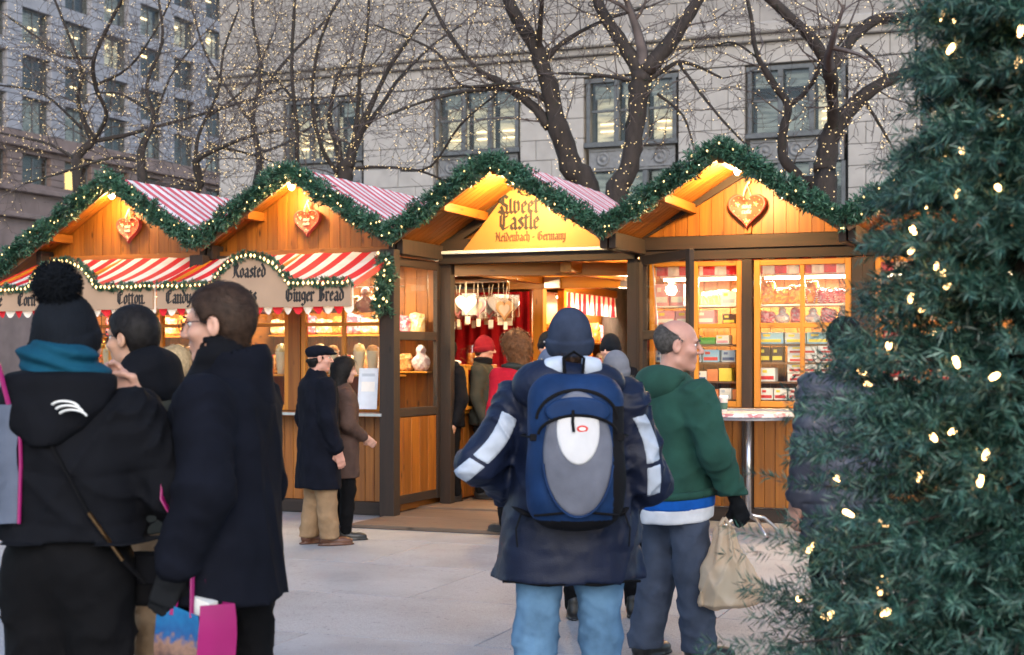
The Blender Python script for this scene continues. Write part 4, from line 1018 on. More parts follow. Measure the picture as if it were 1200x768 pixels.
# crinkled cellophane bags share two meshes
def bag_mesh(name, seed, m, top=.5):
    def f(P):
        if seed % 3 == 0: q = smin(rbox(P, (0, 0, .085), (.075, .045, .085), .03), rbox(P, (0, 0, .18), (.07, .010, .02), .008), .04)
        elif seed % 3 == 1: q = rbox(P, (0, 0, .09), (.09, .04, .088), .035) + .01 * np.sin(P[:, 0] * 40) * np.clip(P[:, 2] * 8, 0, 1)
        else: q = smin(ell(P, (0, 0, .07), (.085, .055, .08)), cap(P, (0, 0, .12), (0, 0, .18), .022, .045), .03)
        return q + .007 * wr(P, 90, seed) - .02 * crease(P, 60, seed)
    V, F = snet(f, (-.11, -.08, -.02), (.11, .08, .23), .008); V[:, 2] = np.maximum(V[:, 2], .002); return npmesh(name, V, F, m)
def clothmix(name, ca, cb):
    m, t, b = newmat(name); co = coords(t); n = N(t, 'ShaderNodeTexVoronoi'); n.inputs['Scale'].default_value = 38; t.links.new(co, n.inputs[0])
    r = ramp(t, [(.2, ca), (.6, cb)]); t.links.new(n.outputs['Color'], r.inputs[0]); t.links.new(r.outputs[0], b.inputs['Base Color']); b.inputs['Roughness'].default_value = .25; MATS[name] = m; return m
BG = {k: bag_mesh('bag', i + 3, clothmix('bagged_' + k, a, b_)) for i, (k, a, b_) in enumerate((('gold', (.75, .38, .06), (.55, .16, .04)), ('pink', (.75, .45, .48), (.62, .10, .16)), ('white', (.75, .72, .70), (.55, .40, .42)), ('nuts', (.30, .13, .05), (.55, .30, .10)), ('corn', (.82, .74, .52), (.75, .55, .22))))}
def bag(kind, label, loc, group, s=1.0):
    o = obj('sweets_bag', BG[kind], None, loc, (0, 0, rng.random() * 6)); k_ = rng.uniform(.8, 1.15); o.scale = (s * rng.uniform(.85, 1.1), s, s * k_); o.rotation_euler[2] = rng.uniform(-.5, .5); tag(o, label, 'bag', group)
    return o
for k in range(6): bag('gold' if k < 4 else 'pink', 'gold cellophane sweets bag heaped on the top display shelf' if k < 4 else 'pink sweets bag at the end of the top display shelf', (c4 + .14 + .145 * k, YF + WY + .24, 2.130), 'bags on the top display shelf', 1.0)
for k in range(6): bag('white' if k % 2 else 'pink', 'pale wrapped sweets bag above the middle rail' if k % 2 else 'pink wrapped sweets bag above the middle rail', (c4 + .14 + .15 * k, YF + WY + .22, 1.940), 'bags above the middle rail', .82)
for k in range(5):
    bag('nuts', 'brown chocolate bag between the blue box and the pink box', (c4 - .5 + .08 * k, YF + WY + .34, 2.130), 'chocolate bags', .8)
# candy canes in front of the bags
def cane_mesh():
    mb = MB(); P = [(0, 0, 0), (0, 0, .12)] + [(.025 - .025 * math.cos(a), 0, .12 + .025 * math.sin(a)) for a in np.linspace(.3, 3.0, 7)]
    mb.tube(P, .007, 7); return mb.mesh('candy_cane', stripes('cane_stripes', (.6, .02, .04), (.85, .82, .8), 'z', .022), True)
CM = cane_mesh()
for k in range(7): tag(obj('candy_cane', CM, None, (c4 + .5 + .055 * k, YF + WY + .15, 2.135), (R(rng.uniform(-8, 8)), R(rng.uniform(-25, 25)), 0)), 'red and white candy cane leaning before the heaped bags', 'candy cane', 'candy canes in the display window')
# stall behind the fir tree
c5 = SX[4]
for z, w_ in ((1.18, 'lowest'), (1.36, 'second'), (1.55, 'third'), (1.73, 'fourth')): fill(c5, z, -.95, -.1, [S_('red sweets box on the %s shelf behind the fir tree' % w_, .16, .12, C_RD, C_WH), S_('cream sweets box on the %s shelf behind the fir tree' % w_, .14, .13, C_CR, C_RD)])
fill(c5, 1.93, -.95, .9, [S_('orange sweets box above the rail behind the fir tree', .16, .13, C_OR, C_WH)])
# candy stalls: cups, jars, bags, cards
def cup_mesh(nm, m, h=.2, r0=.035, r1=.055):
    return MB().lathe([(r0, 0), (r1, h), (r1 + .004, h + .004), (r1 - .003, h)], 14).mesh(nm, m, True)
CUPM = cup_mesh('paper', colmat('cream_cup', (.8, .72, .55))); CUPN = MB().lathe([(.05, 0), (.052, .02), (.035, .05), (.001, .06)], 12).mesh('nuts', MATS['bagged_nuts'], True); CUPD = MB().lathe([(.05, 0), (.056, .03), (.04, .07), (.001, .085)], 12).mesh('popcorn', MATS['bagged_corn'], True)
def snack_cup(label, loc, corn, s, group):
    o = thing('snack_cup', label, 'cup', loc, 0, group); o.scale = (s, s, s)
    obj('paper_cone', CUPM, o); obj('filling', CUPD if corn else CUPN, o, (0, 0, .198))
JB = MB().lathe([(.05, 0), (.055, .01), (.055, .14), (.045, .16)], 14).mesh('jar_body', M_CELLO, True); JF = MB().lathe([(.048, .004), (.05, .02), (.05, .12), (.001, .125)], 12).mesh('jar_filling', MATS['bagged_nuts'], True); JF2 = MB().lathe([(.048, .004), (.05, .02), (.05, .12), (.001, .125)], 12).mesh('jar_filling', MATS['bagged_gold'], True); JL = MB().lathe([(.05, .16), (.05, .185), (.001, .187)], 14).mesh('jar_lid', C_RD, True)
def jar(label, loc, f, group, s=1.0):
    o = thing('sweets_jar', label, 'jar', loc, 0, group); o.scale = (s, s, s); obj('jar_filling', f, o); obj('jar_body', JB, o); obj('jar_lid', JL, o)
for i, cx in enumerate((SX[0], SX[1])):
    w = 'kettle corn stall' if i == 0 else 'roasted nuts stall'
    for k in range(12):
        x = cx - .9 + .155 * k
        if k % 3 == 0: snack_cup('tall paper cone of popcorn on the inner shelf of the ' + w, (x, YF + .55, 1.432), True, 1.15, 'paper cones in the candy stalls')
        elif k % 3 == 1: snack_cup('tall paper cone of glazed nuts on the inner shelf of the ' + w, (x, YF + .55, 1.432), False, 1.2, 'paper cones in the candy stalls')
        else: jar('red lidded sweets jar on the inner shelf of the ' + w, (x, YF + .55, 1.432), JF if k % 2 else JF2, 'sweets jars in the candy stalls', 1.1)
    for k in range(11): bag(('corn', 'nuts', 'white')[(k + i) % 3], ('golden popcorn', 'glazed nut', 'white sugar')[(k + i) % 3] + ' bag on the back shelf of the ' + w, (cx - .9 + .175 * k, YF + 1.3, 1.462), 'bags on the back shelves', 1.15)
    for k in range(10): bag(('pink', 'corn', 'gold')[(k + i) % 3], ('pink candy', 'pale popcorn', 'gold candy')[(k + i) % 3] + ' bag on the upper back shelf of the ' + w, (cx - .9 + .19 * k, YF + 1.3, 1.862), 'bags on the upper back shelves', 1.2)
    for k in range(9): bag('corn' if (k + i) % 2 else 'white', ('plump popcorn' if (k + i) % 2 else 'plump white candy') + ' bag hanging high behind the glass of the ' + w, (cx - .88 + .21 * k, YF + .52, 2.07), 'bags hung behind the glass', 1.25)
    MB().tube([(-1.02, 0, 0), (1.02, 0, 0)], .009, 6).build('hanging_rail', M_STEEL, s1 if i == 0 else s2, (0, .52, 2.335))
o = piece('price_poster', (.22, .006, .42), (SX[1] + .72, YF + .31, 1.29), colmat('pale_blue_poster', (.62, .68, .76)), None, (R(-6), 0, 0), .001); tag(o, 'pale blue price poster propped on the counter', 'poster')
piece('print', (.15, .002, .03), (0, -.0035, .14), C_GR, o, b=.0003); piece('print', (.15, .002, .1), (0, -.0035, .02), C_WH, o, b=.0003)
for k, (x, lb) in enumerate(((.46, 'small white price card beside the pale blue poster'), (-.5, 'white menu card on the counter of the roasted nuts stall'))):
    o = piece('price_card', (.16, .005, .11 + .1 * k), (SX[1] + x, YF + .31, 1.115 + .05 * k), C_WH, None, (R(-8), 0, 0), .001); tag(o, lb, 'card')
    piece('print', (.11, .002, .02), (0, -.003, .02), C_GR, o, b=.0003)
o = MB().lathe([(.09, 0), (.07, .05), (.02, .2), (.001, .23)], 14).build('felt_hat', fabric('red_felt', (.6, .02, .03)), None, (SX[1] - .42, YF + .68, 1.432), True); tag(o, 'pointed red felt hat on the roasted nuts shelf', 'hat')
o = sdf('cloth_bundle', lambda P: ell(P, (0, 0, .06), (.09, .06, .07)) + .008 * wr(P, 50, 4), (-.12, -.1, -.02), (.12, .1, .16), .01, C_PU, None, (SX[1] - .42, YF + 1.27, 1.46)); tag(o, 'dark purple bundle on the back shelf of the roasted nuts stall', 'bundle')
for k in range(7):
    o = MB().lathe([(.001, -.05), (.035, -.035), (.05, 0), (.035, .035), (.01, .05), (.01, .07)], 12).build('glass_ornament', mat('gold_foil', (.8, .5, .12), .25, .2, 20, .1, metal=.8), None, (SX[0] - 1.0 + .13 * k, YF + .15, 1.75 + .1 * (k % 3)), True)
    MB().tube([(0, 0, .07), (0, 0, 2.55 - 1.75 - .1 * (k % 3))], .003, 4).build('thread', M_WIRE, o); tag(o, 'golden ball ornament hung at the front of the kettle corn stall', 'ornament', 'gold ornaments')
# ---- inside the passage
def curt(a, b_):
    x = -7.7 + 1.52 * a; return (x, 16.3 + .045 * math.sin(a * 62 + .6 * math.sin(b_ * 3)) * (.5 + .5 * b_) + .02 * math.sin(a * 17), 2.40 - 2.3 * b_)
o = MB().grid(curt, 150, 10).build('red_curtain', fabric('red_velvet', (.42, .012, .02)), None, smooth=True); tag(o, 'floor length red curtain behind the sweets counter', 'curtain')
cnt = thing('sweets_counter', 'wooden sweets counter along the left side of the entrance', 'counter', (-6.42, 14.98, 0))
for k in range(9): piece('plank', (.02, .125, .92), (.12, -.52 + .13 * k, .54), M_GOLD, cnt)
piece('end_panel', (.5, .02, .92), (-.14, -.60, .54), M_GOLD, cnt); piece('counter_top', (.6, 1.3, .04), (-.13, 0, 1.02), M_FRAMEX, cnt)
cs = thing('display_case', 'glazed wooden display case of cookies on the counter', 'display case', (-6.42, 14.86, 1.04))
for x in (-.2, .2):
    for y in (-.42, .42): piece('case_post', (.035, .035, .46), (x, y, .23), M_FRAME, cs)
for x in (-.2, .2):
    for z in (.02, .45): piece('case_rail', (.03, .80, .035), (x, 0, z), M_FRAME, cs)
for y in (-.42, .42):
    for z in (.02, .45): piece('case_rail', (.36, .03, .035), (0, y, z), M_FRAMEX, cs)
piece('case_rail', (.03, .03, .40), (.2, 0, .23), M_FRAME, cs)
piece('pane', (.004, .8, .39), (.2, 0, .235), M_CELLO, cs, b=.001); piece('pane', (.36, .004, .39), (0, -.42, .235), M_CELLO, cs, b=.001); piece('case_top', (.42, .88, .02), (0, 0, .478), M_FRAME, cs)
for k in range(12): bag(('nuts', 'gold', 'corn')[k % 3], ('brown cookie', 'golden cookie', 'pale cookie')[k % 3] + ' bag inside the glazed display case', (-6.42 + .09 * (k % 2) + .03, 14.52 + .064 * k, 1.065 + .09 * (k % 2)), 'cookie bags in the display case', .9)
mg = thing('glass_jug', 'clear glass jug of sweets on the display case', 'jug', (-6.38, 14.98, 1.531)); obj('jug_body', MB().lathe([(.06, 0), (.065, .02), (.065, .2), (.07, .22)], 16).mesh('jug_body', M_CELLO, True), mg); obj('filling', JF2, mg, (0, 0, .005)); MB().tube([(-.06, -.02, .18), (-.12, -.03, .17), (-.13, -.03, .08), (-.065, -.02, .04)], .010, 6).build('handle', M_CELLO, mg)
o = sdf('paper_bundle', lambda P: ell(P, (0, 0, .02), (.09, .07, .03)) + .006 * wr(P, 60, 8), (-.12, -.1, -.02), (.12, .1, .07), .01, C_WH, None, (-6.42, 14.55, 1.535)); tag(o, 'crumpled white paper bundle on the display case', 'paper')
MB().tube([(-7.3, 15.1, 2.46), (-6.0, 15.1, 2.46)], .012, 6).build('hanging_rail', M_STEEL, pas, (-SX[2], -YF, 0))
HM = {}
for k, (nm, m) in enumerate((('pink', C_PK), ('white', C_WH), ('red', C_RD), ('tan', C_TAN))):
    mb = MB(); mb.prism(heart_mesh(.13, 0, 26), -.012, .012); HM[nm] = mb.mesh('heart', m)
HW2 = MB(); HW2.prism(heart_mesh(.085, 0, 22), -.017, -.0125); HWI = HW2.mesh('icing', M_ICING)
MB().tube([(-7.3, 15.4, 2.50), (-6.0, 15.4, 2.50)], .012, 6).build('hanging_rail', M_STEEL, pas, (-SX[2], -YF, 0))
for k in range(23):
    rw = k // 12; x = -7.28 + .115 * (k % 12) + .05 * rw; y = 15.1 + .3 * rw + rng.uniform(-.08, .08); nm = ('pink', 'white', 'pink', 'red', 'white', 'tan')[k % 6]
    o = thing('cookie_heart', {'pink': 'pink iced', 'white': 'white iced', 'red': 'red', 'tan': 'plain brown'}[nm] + ' gingerbread heart hanging over the sweets counter', 'gingerbread heart', (x, y, 2.17 + rng.uniform(-.04, .03)), rng.uniform(-.5, .5), 'gingerbread hearts over the counter')
    obj('heart', HM[nm], o)
    if nm != 'white': obj('icing', HWI, o)
    MB().tube([(0, 0, .08), (0, 15.1 + .3 * rw - y, .27 + .03 * rw)], .005, 4).build('ribbon', M_ICING, o); piece('price_tag', (.055, .004, .085), (.02, -.016, -.17), C_CR, o, b=.001)
    piece('wrapper', (.25, .05, .26), (0, 0, .01), M_CELLO, o, b=.02)
vb = thing('sweets_booth', 'inner booth with a striped valance beyond the porch post', 'booth', (-5.95, 18.2, 0))
MB().grid(lambda a, b_: (.02 * math.sin(a * 60) * b_, -1.4 + 2.8 * a, 2.42 - .26 * b_), 90, 2).build('valance', stripes('booth_valance', (.6, .02, .03), (.85, .8, .72), 'y', .2, .5, .7, .3), vb, smooth=True)
for z in (1.0, 1.4, 1.8): piece('shelf', (.3, 2.8, .025), (-.25, 0, z), M_FRAMEX, vb)
piece('back_panel', (.03, 2.8, 2.4), (-.42, 0, 1.25), M_GOLDY, vb); piece('fascia', (.05, 2.8, .1), (.0, 0, 2.47), M_GOLDY, vb)
for s in (-1, 1): piece('post', (.09, .09, 2.4), (0, s * 1.42, 1.23), M_FRAME, vb)
for z in (1.0, 1.4, 1.8):
    for k in range(9): bag(('gold', 'pink', 'white')[(k + int(z * 5)) % 3], ('gold', 'pink', 'white')[(k + int(z * 5)) % 3] + ' sweets bag on the ' + {1.0: 'lowest', 1.4: 'middle', 1.8: 'top'}[z] + ' inner booth shelf', (-6.2, 16.95 + .3 * k, z + .0145), 'bags on the inner booth shelves', 1.3)
tube_lamp('fluorescent tube lighting the inner booth', (-6.1, 18.2, 2.36), 2.4, 45, R(90))
lamp('bulb hanging over the sweets counter', (-6.55, 14.72, 2.50), 15, (1, .72, .42), em=emit('lamp_bulb_bright', (1, .82, .55), 20)); lamp('bulb hanging in the middle of the passage', (-5.2, 16.9, 2.5), 60, (1, .66, .30)); lamp('bulb hanging by the display window side of the passage', (-4.6, 15.2, 2.55), 30, (1, .66, .30))
# ---- bistro table
tb = at(877, 13.25); bt = thing('bistro_table', 'tall round bistro table with a patterned cloth before the display window', 'table', tb)
m, t_, b = newmat('patterned_cloth'); co = coords(t_, rand=False); vn = N(t_, 'ShaderNodeTexVoronoi'); vn.inputs['Scale'].default_value = 24; t_.links.new(co, vn.inputs[0]); r_ = ramp(t_, [(.25, (.70, .66, .64)), (.5, (.42, .12, .13)), (.7, (.62, .58, .56))]); t_.links.new(vn.outputs['Color'], r_.inputs[0]); t_.links.new(r_.outputs[0], b.inputs['Base Color']); b.inputs['Roughness'].default_value = .5
MB().lathe([(.001, 1.105), (.40, 1.105), (.415, 1.075), (.41, 1.07), (.001, 1.07)], 40).build('cloth_top', m, bt, smooth=False); MB().lathe([(.42, 1.045), (.424, 1.068), (.001, 1.069)], 40).build('table_top', M_STEEL, bt)
MB().tube([(0, 0, .16), (0, 0, 1.05)], .026, 12).build('pole', M_STEEL, bt, smooth=True)
for k in range(4):
    a = A0 + R(20 + 90 * k); MB().tube([(0, 0, .17), (math.cos(a) * .16, math.sin(a) * .16, .14), (math.cos(a) * .30, math.sin(a) * .30, .03), (math.cos(a) * .31, math.sin(a) * .31, .0)], [.02, .018, .014, .014], 8).build('foot', M_STEEL, bt, smooth=True)
pc = at(848, 13.2); o = thing('paper_cup', 'white paper coffee cup with a dark sleeve on the bistro table', 'cup', (pc.x, pc.y, 1.105))
MB().lathe([(.03, 0), (.04, .13), (.043, .132), (.043, .14)], 16).build('cup_body', C_WH, o, smooth=True); MB().lathe([(.0345, .03), (.0395, .09)], 16).build('sleeve', colmat('green_sleeve', (.04, .10, .07)), o); MB().lathe([(.044, .14), (.044, .15), (.036, .158), (.001, .158)], 16).build('lid', C_WH, o)
pc = at(832, 13.2); o = thing('drink_can', 'silver and pink drink can on the bistro table', 'can', (pc.x, pc.y, 1.105))
MB().lathe([(.025, 0), (.032, .008), (.032, .11), (.027, .12)], 16).build('can_body', C_PK, o, smooth=True); MB().lathe([(.0325, .03), (.0325, .07)], 16).build('band', M_STEEL, o, smooth=True); MB().lathe([(.026, .12), (.022, .119), (.001, .119)], 16).build('can_top', M_STEEL, o)
# ------------------------------------------------------------------ people
def skin(name, c):
    m = mat(name, c, .5, .12, 14, .12, 90, dist=.002); b = m.node_tree.nodes['Principled BSDF']
    b.inputs['Subsurface Weight'].default_value = .12; b.inputs['Subsurface Radius'].default_value = (.02, .008, .004); return m
SK_PALE = skin('fair_skin', (.56, .31, .23)); SK_TAN = skin('tan_skin', (.47, .26, .17)); SK_ROSY = skin('ruddy_skin', (.54, .27, .20))
H_BLACK = mat('black_hair', (.012, .010, .010), .6, .4, 40, .3, 200, spec=.2); H_BROWN = mat('dark_brown_hair', (.045, .026, .018), .6, .4, 40, .3, 200, spec=.2); H_GREY = mat('greying_hair', (.09, .08, .075), .6, .5, 60, .3, 200, spec=.2); H_AUB = mat('auburn_hair', (.16, .065, .025), .6, .4, 40, .3, 200, spec=.2); H_BLOND = mat('blond_hair', (.50, .36, .20), .6, .25, 40, .3, 200, spec=.2)
M_EYE = mat('eye_white', (.7, .68, .65), .2, .03); M_IRIS = mat('dark_iris', (.02, .012, .01), .15, .05); M_FRM = mat('spectacle_frame', (.015, .014, .016), .3, .1)
def head_f(P):
    d = ell(P, (0, -.012, .035), (.076, .096, .085))
    d = smin(d, ell(P, (0, .022, -.040), (.060, .068, .074)), .03)
    d = smin(d, ell(P, (0, .066, -.097), (.026, .022, .018)), .025)
    d = smin(d, cap(P, (-.034, .080, .030), (.034, .080, .030), .011), .015)
    d = smin(d, cap(P, (0, .090, .018), (0, .114, -.022), .008, .0125), .012)
    for s in (-1, 1):
        d = smin(d, ell(P, (s * .013, .100, -.027), (.009, .012, .009)), .006)
        d = smin(d, ell(P, (s * .043, .058, -.022), (.024, .026, .022)), .02)
        d = smax(d, -ell(P, (s * .031, .104, .010), (.019, .020, .011)), .010)
        e = ell(P, (s * .079, -.012, -.004), (.010, .021, .033)); e = smax(e, -ell(P, (s * .090, -.006, .0), (.008, .011, .018)), .006); d = smin(d, e, .008)
        d = smin(d, cap(P, (s * .050, .0, -.075), (s * .012, .058, -.100), .013), .02)
    d = smin(d, cap(P, (-.019, .084, -.056), (.019, .084, -.056), .007), .008); d = smin(d, cap(P, (-.016, .083, -.068), (.016, .083, -.068), .0075), .008)
    d = smax(d, -cap(P, (-.022, .094, -.062), (.022, .094, -.062), .0022), .004)
    d = smin(d, cap(P, (0, -.018, -.06), (0, -.035, -.17), .054, .058), .025)
    return d
_hc = {}
def head_arr(h):
    if h not in _hc: V, F = snet(head_f, (-.11, -.13, -.20), (.11, .14, .14), h); _hc[h] = (relax(V, F, 1, .3), F)
    return _hc[h]
def hand_arr(curl, h=.0045, fat=0.0, spread=0.0):
    key = ('hand', curl, h, fat, spread)
    if key in _hc: return _hc[key]
    def f(P):
        d = rbox(P, (0, .045, 0), (.040 + fat, .050 + fat, .015 + fat), .013)
        d = smin(d, cap(P, (0, -.05, 0), (0, .01, 0), .028 + fat, .03 + fat), .02)
        for x, L, r in ((.030, .072, .0092), (.0105, .080, .0095), (-.0095, .074, .009), (-.0285, .058, .008)):
            p = np.array([x, .088, 0]); a = .25 * curl; pts = [p]
            for q in range(3):
                l = L * (.45, .3, .25)[q]; p = p + l * np.array([x * spread * 4, math.cos(a), math.sin(a)]); pts.append(p); a += curl * (.95, .8, .5)[q]
            d = smin(d, chain(P, pts, [r + fat * .6] * 3 + [r * .85 + fat * .6], .006), .008)
        pts = [(.030, .015, .004), (.052, .045, .012 + .01 * curl), (.050 - .012 * curl, .072, .020 + .018 * curl), (.044 - .028 * curl, .090, .026 + .02 * curl)]
        return smin(d, chain(P, pts, [.014 + fat, .012 + fat, .0105 + fat, .009 + fat], .008), .012)
    V, F = snet(f, (-.07, -.09, -.04), (.08, .19, .13), h); _hc[key] = (V, F); return _hc[key]
def frame3(o, fwd, up):     # matrix whose y runs along fwd and z along up
    y = Vector(fwd).normalized(); x = y.cross(Vector(up)).normalized(); z = x.cross(y)
    return Matrix.Translation(Vector(o)) @ Matrix((x, y, z)).transposed().to_4x4()
def xf(V, M): A = np.array(M.to_3x3()); return V @ A.T + np.array(M.translation)
def strands(Vh, Fh, n, L, w, comb, seed, m, lift=.004):
    g = np.random.default_rng(seed); i = g.integers(0, len(Fh), n); P = Vh[Fh[i]].mean(1)
    a = Vh[Fh[i][:, 1]] - Vh[Fh[i][:, 0]]; b = Vh[Fh[i][:, 3]] - Vh[Fh[i][:, 0]]; nr = np.cross(a, b); nr /= np.linalg.norm(nr, axis=1, keepdims=True) + 1e-9
    c = comb(P) + g.normal(size=P.shape) * .25; c -= (c * nr).sum(1, keepdims=True) * nr; c /= np.linalg.norm(c, axis=1, keepdims=True) + 1e-9
    s = np.cross(nr, c) * w * g.uniform(.6, 1.3, (n, 1)); l = L * g.uniform(.6, 1.4, (n, 1))
    p0 = P + nr * .0005; p1 = P + c * l * .5 + nr * (lift + g.random((n, 1)) * lift); p2 = P + c * l + nr * lift * .2
    V = np.stack([p0 - s, p0 + s, p1 + s, p1 - s, p2 + s * .3, p2 - s * .3], 1).reshape(-1, 3); k = np.arange(n)[:, None] * 6
    F = np.concatenate([k + np.array([[0, 1, 2, 3]]), k + np.array([[3, 2, 4, 5]])]); return V, F
def hair_part(kind, m, par, M, h, seed=1, n=1500, under=False):
    T = {'short': .014, 'full': .012, 'bald': .006, 'long': .020, 'curly': .05}[kind]
    def f(P):
        d = ell(P, (0, -.015, .036), (.077 + T, .099 + T, .088 + T)); y, z = P[:, 1], P[:, 2]
        if kind == 'bald': lim = np.interp(z, [-.09, -.03, .0, .025, .05, .075, .1], [-.05, -.035, .012, .025, -.01, -.052, -.09])
        elif kind in ('long', 'curly'): lim = np.interp(z, [-.25, -.1, 0, .03, .08, .12], [.0, .01, .025, .04, .075, .1])
        else: lim = np.interp(z, [-.09, -.05, -.02, .01, .05, .085, .13], [-.045, -.035, -.024, .022, .05, .082, .1])
        if kind in ('long', 'curly'):
            d = smin(d, cap(P, (0, -.05, 0), (0, -.065, -.16), .085 + T * .4, .085), .04)
        else:
            d = smin(d, cap(P, (0, -.04, -.02), (0, -.045, -.065), .06 + T * .6, .048 + T * .3), .03)
        lim = lim + .007 * wr(P, 120, seed + 2)
        if kind == 'bald': d = smax(ell(P, (0, -.015, .034), (.0785, .1015, .0885)), -.075 - z, .01)
        d = smax(d, y - lim, .008)
        if kind in ('short', 'full', 'bald'):
            A_ = np.stack([np.abs(P[:, 0]), y, z], 1); d = smax(d, -ell(A_, (.092, -.006, -.012), (.034, .028, .040)), .006); d = smax(d, -.072 - z, .006)
        if under: d = smax(d, z + .012 - .2 * y - (.03 if under == 'flat' else 0), .01)
        return d + (.012 * wr(P, 75, seed) if kind == 'curly' else .0035 * wr(P, 70, seed, (1, .4, .6)))
    b = .06 if kind == 'curly' else .0
    V, F = snet(f, (-.12 - b, -.15 - b, -.28), (.12 + b, .12, .16 + b), h); V = relax(V, F, 1)
    comb = {'short': lambda P: np.stack([P[:, 0] * 2, -.6 + 0 * P[:, 1], -.5 - 4 * np.abs(P[:, 0])], 1), 'full': lambda P: np.stack([P[:, 0] * 2, -1.0 + 0 * P[:, 1], -.35 - 3 * np.abs(P[:, 0])], 1), 'bald': lambda P: np.stack([0 * P[:, 0], -.7 + 0 * P[:, 1], -.5 + 0 * P[:, 0]], 1)}.get(kind, lambda P: np.stack([np.sin(P[:, 2] * 90) * (.8 if kind == 'curly' else .15), -.2 + 0 * P[:, 1], -1 + 0 * P[:, 2]], 1))
    V2, F2 = strands(V, F, n, .022 if kind in ('short', 'bald', 'full') else .06, .0011 if h < .007 else .002, comb, seed, m, .003 if kind == 'full' else .0018 if kind in ('short', 'bald') else .004 if kind != 'curly' else .012)
    A = np.concatenate([V, V2]); Fc = np.concatenate([F, F2 + len(V)])
    return obj('hair', npmesh('hair', xf(A, M), Fc, m), par)
def hat_part(kind, m, par, M, h, seed=1):
    if kind in ('beanie', 'pom'):
        tall = .03 if kind == 'pom' else .016
        def f(P):
            d = ell(P, (0, -.014, .040), (.090, .111, .098 + tall)); d = smax(d, -.035 + P[:, 1] * .25 - P[:, 2], .008)
            band = smax(ell(P, (0, -.014, .02), (.099, .119, .115)), np.abs(P[:, 2] - P[:, 1] * .25 - .0) - .032, .008); d = smin(d, band, .006)
            if kind == 'pom': d = smin(d, smax(ell(P, (0, -.035, -.03), (.095, .10, .10)), P[:, 1] - .02, .02), .03)
            return d + .003 * wr(P, 30, seed) + (.0022 * np.sin(np.arctan2(P[:, 0], P[:, 1] + .014) * 46) if kind == 'pom' else 0)
    else:
        def f(P):
            d = ell(P, (0, .0, .068), (.094, .128, .052)); d = smin(d, ell(P, (0, -.03, .045), (.088, .09, .055)), .02)
            d = smin(d, smax(ell(P, (0, .085, .045), (.075, .072, .014)), -(P[:, 1] - .05), .01), .012)
            return smax(d, .004 - P[:, 2] + np.clip(P[:, 1], -1, 0) * .3, .008) + .002 * wr(P, 40, seed)
    V, F = snet(f, (-.13, -.16, -.17), (.13, .18, .22), h); V = relax(V, F, 1, .3)
    o = obj('hat', npmesh('hat', xf(V, M), F, m), par)
    return o
def paint(me, F, V, masks):       # further materials on faces inside a mask
    C = V[F].mean(1); idx = np.zeros(len(F), np.int32)
    for k, (mt, fn) in enumerate(masks): me.materials.append(mt); idx[fn(C)] = k + 1
    me.polygons.foreach_set('material_index', idx); me.update()
def garment(name, f, lo, hi, h, m, par, masks=(), it=1, label=None):
    V, F = snet(f, lo, hi, h); V = relax(V, F, it)
    me = npmesh(name, V, F, m)
    if masks: paint(me, F, V, masks)
    return obj(name, me, par, label=label)
SHOE = {}
def shoe_mesh(m, h=.008):
    if m.name in SHOE: return SHOE[m.name]
    def f(P):
        d = smin(ell(P, (0, .10, .035), (.047, .105, .042)), ell(P, (0, -.02, .05), (.040, .065, .055)), .05); d = smin(d, cap(P, (0, -.03, .06), (0, -.03, .12), .043, .046), .03)
        s = smax(ell(P, (0, .055, .0), (.052, .165, .06)), P[:, 2] - .02, .004); return smax(smin(d, s, .004), -P[:, 2], .002)
    V, F = snet(f, (-.08, -.13, -.01), (.08, .26, .19), h); SHOE[m.name] = npmesh('shoe', V, F, m); return SHOE[m.name]
TORSO = lambda hem, w=1.0, d=1.0, flare=1.0: [(hem, .215 * w * flare, .150 * d * flare, 0), (.98, .205 * w, .145 * d, 0), (1.12, .195 * w, .140 * d, 0), (1.28, .212 * w, .145 * d, 0), (1.38, .215 * w, .135 * d, -.005), (1.43, .175 * w, .115 * d, -.012), (1.475, .105 * w, .09 * d, -.02), (1.51, .075, .075, -.02)]
HANG = lambda s, o=.0: [(s * .195, -.01, 1.395), (s * (.25 + o), -.03, 1.11), (s * (.245 + o), .06, .86)]
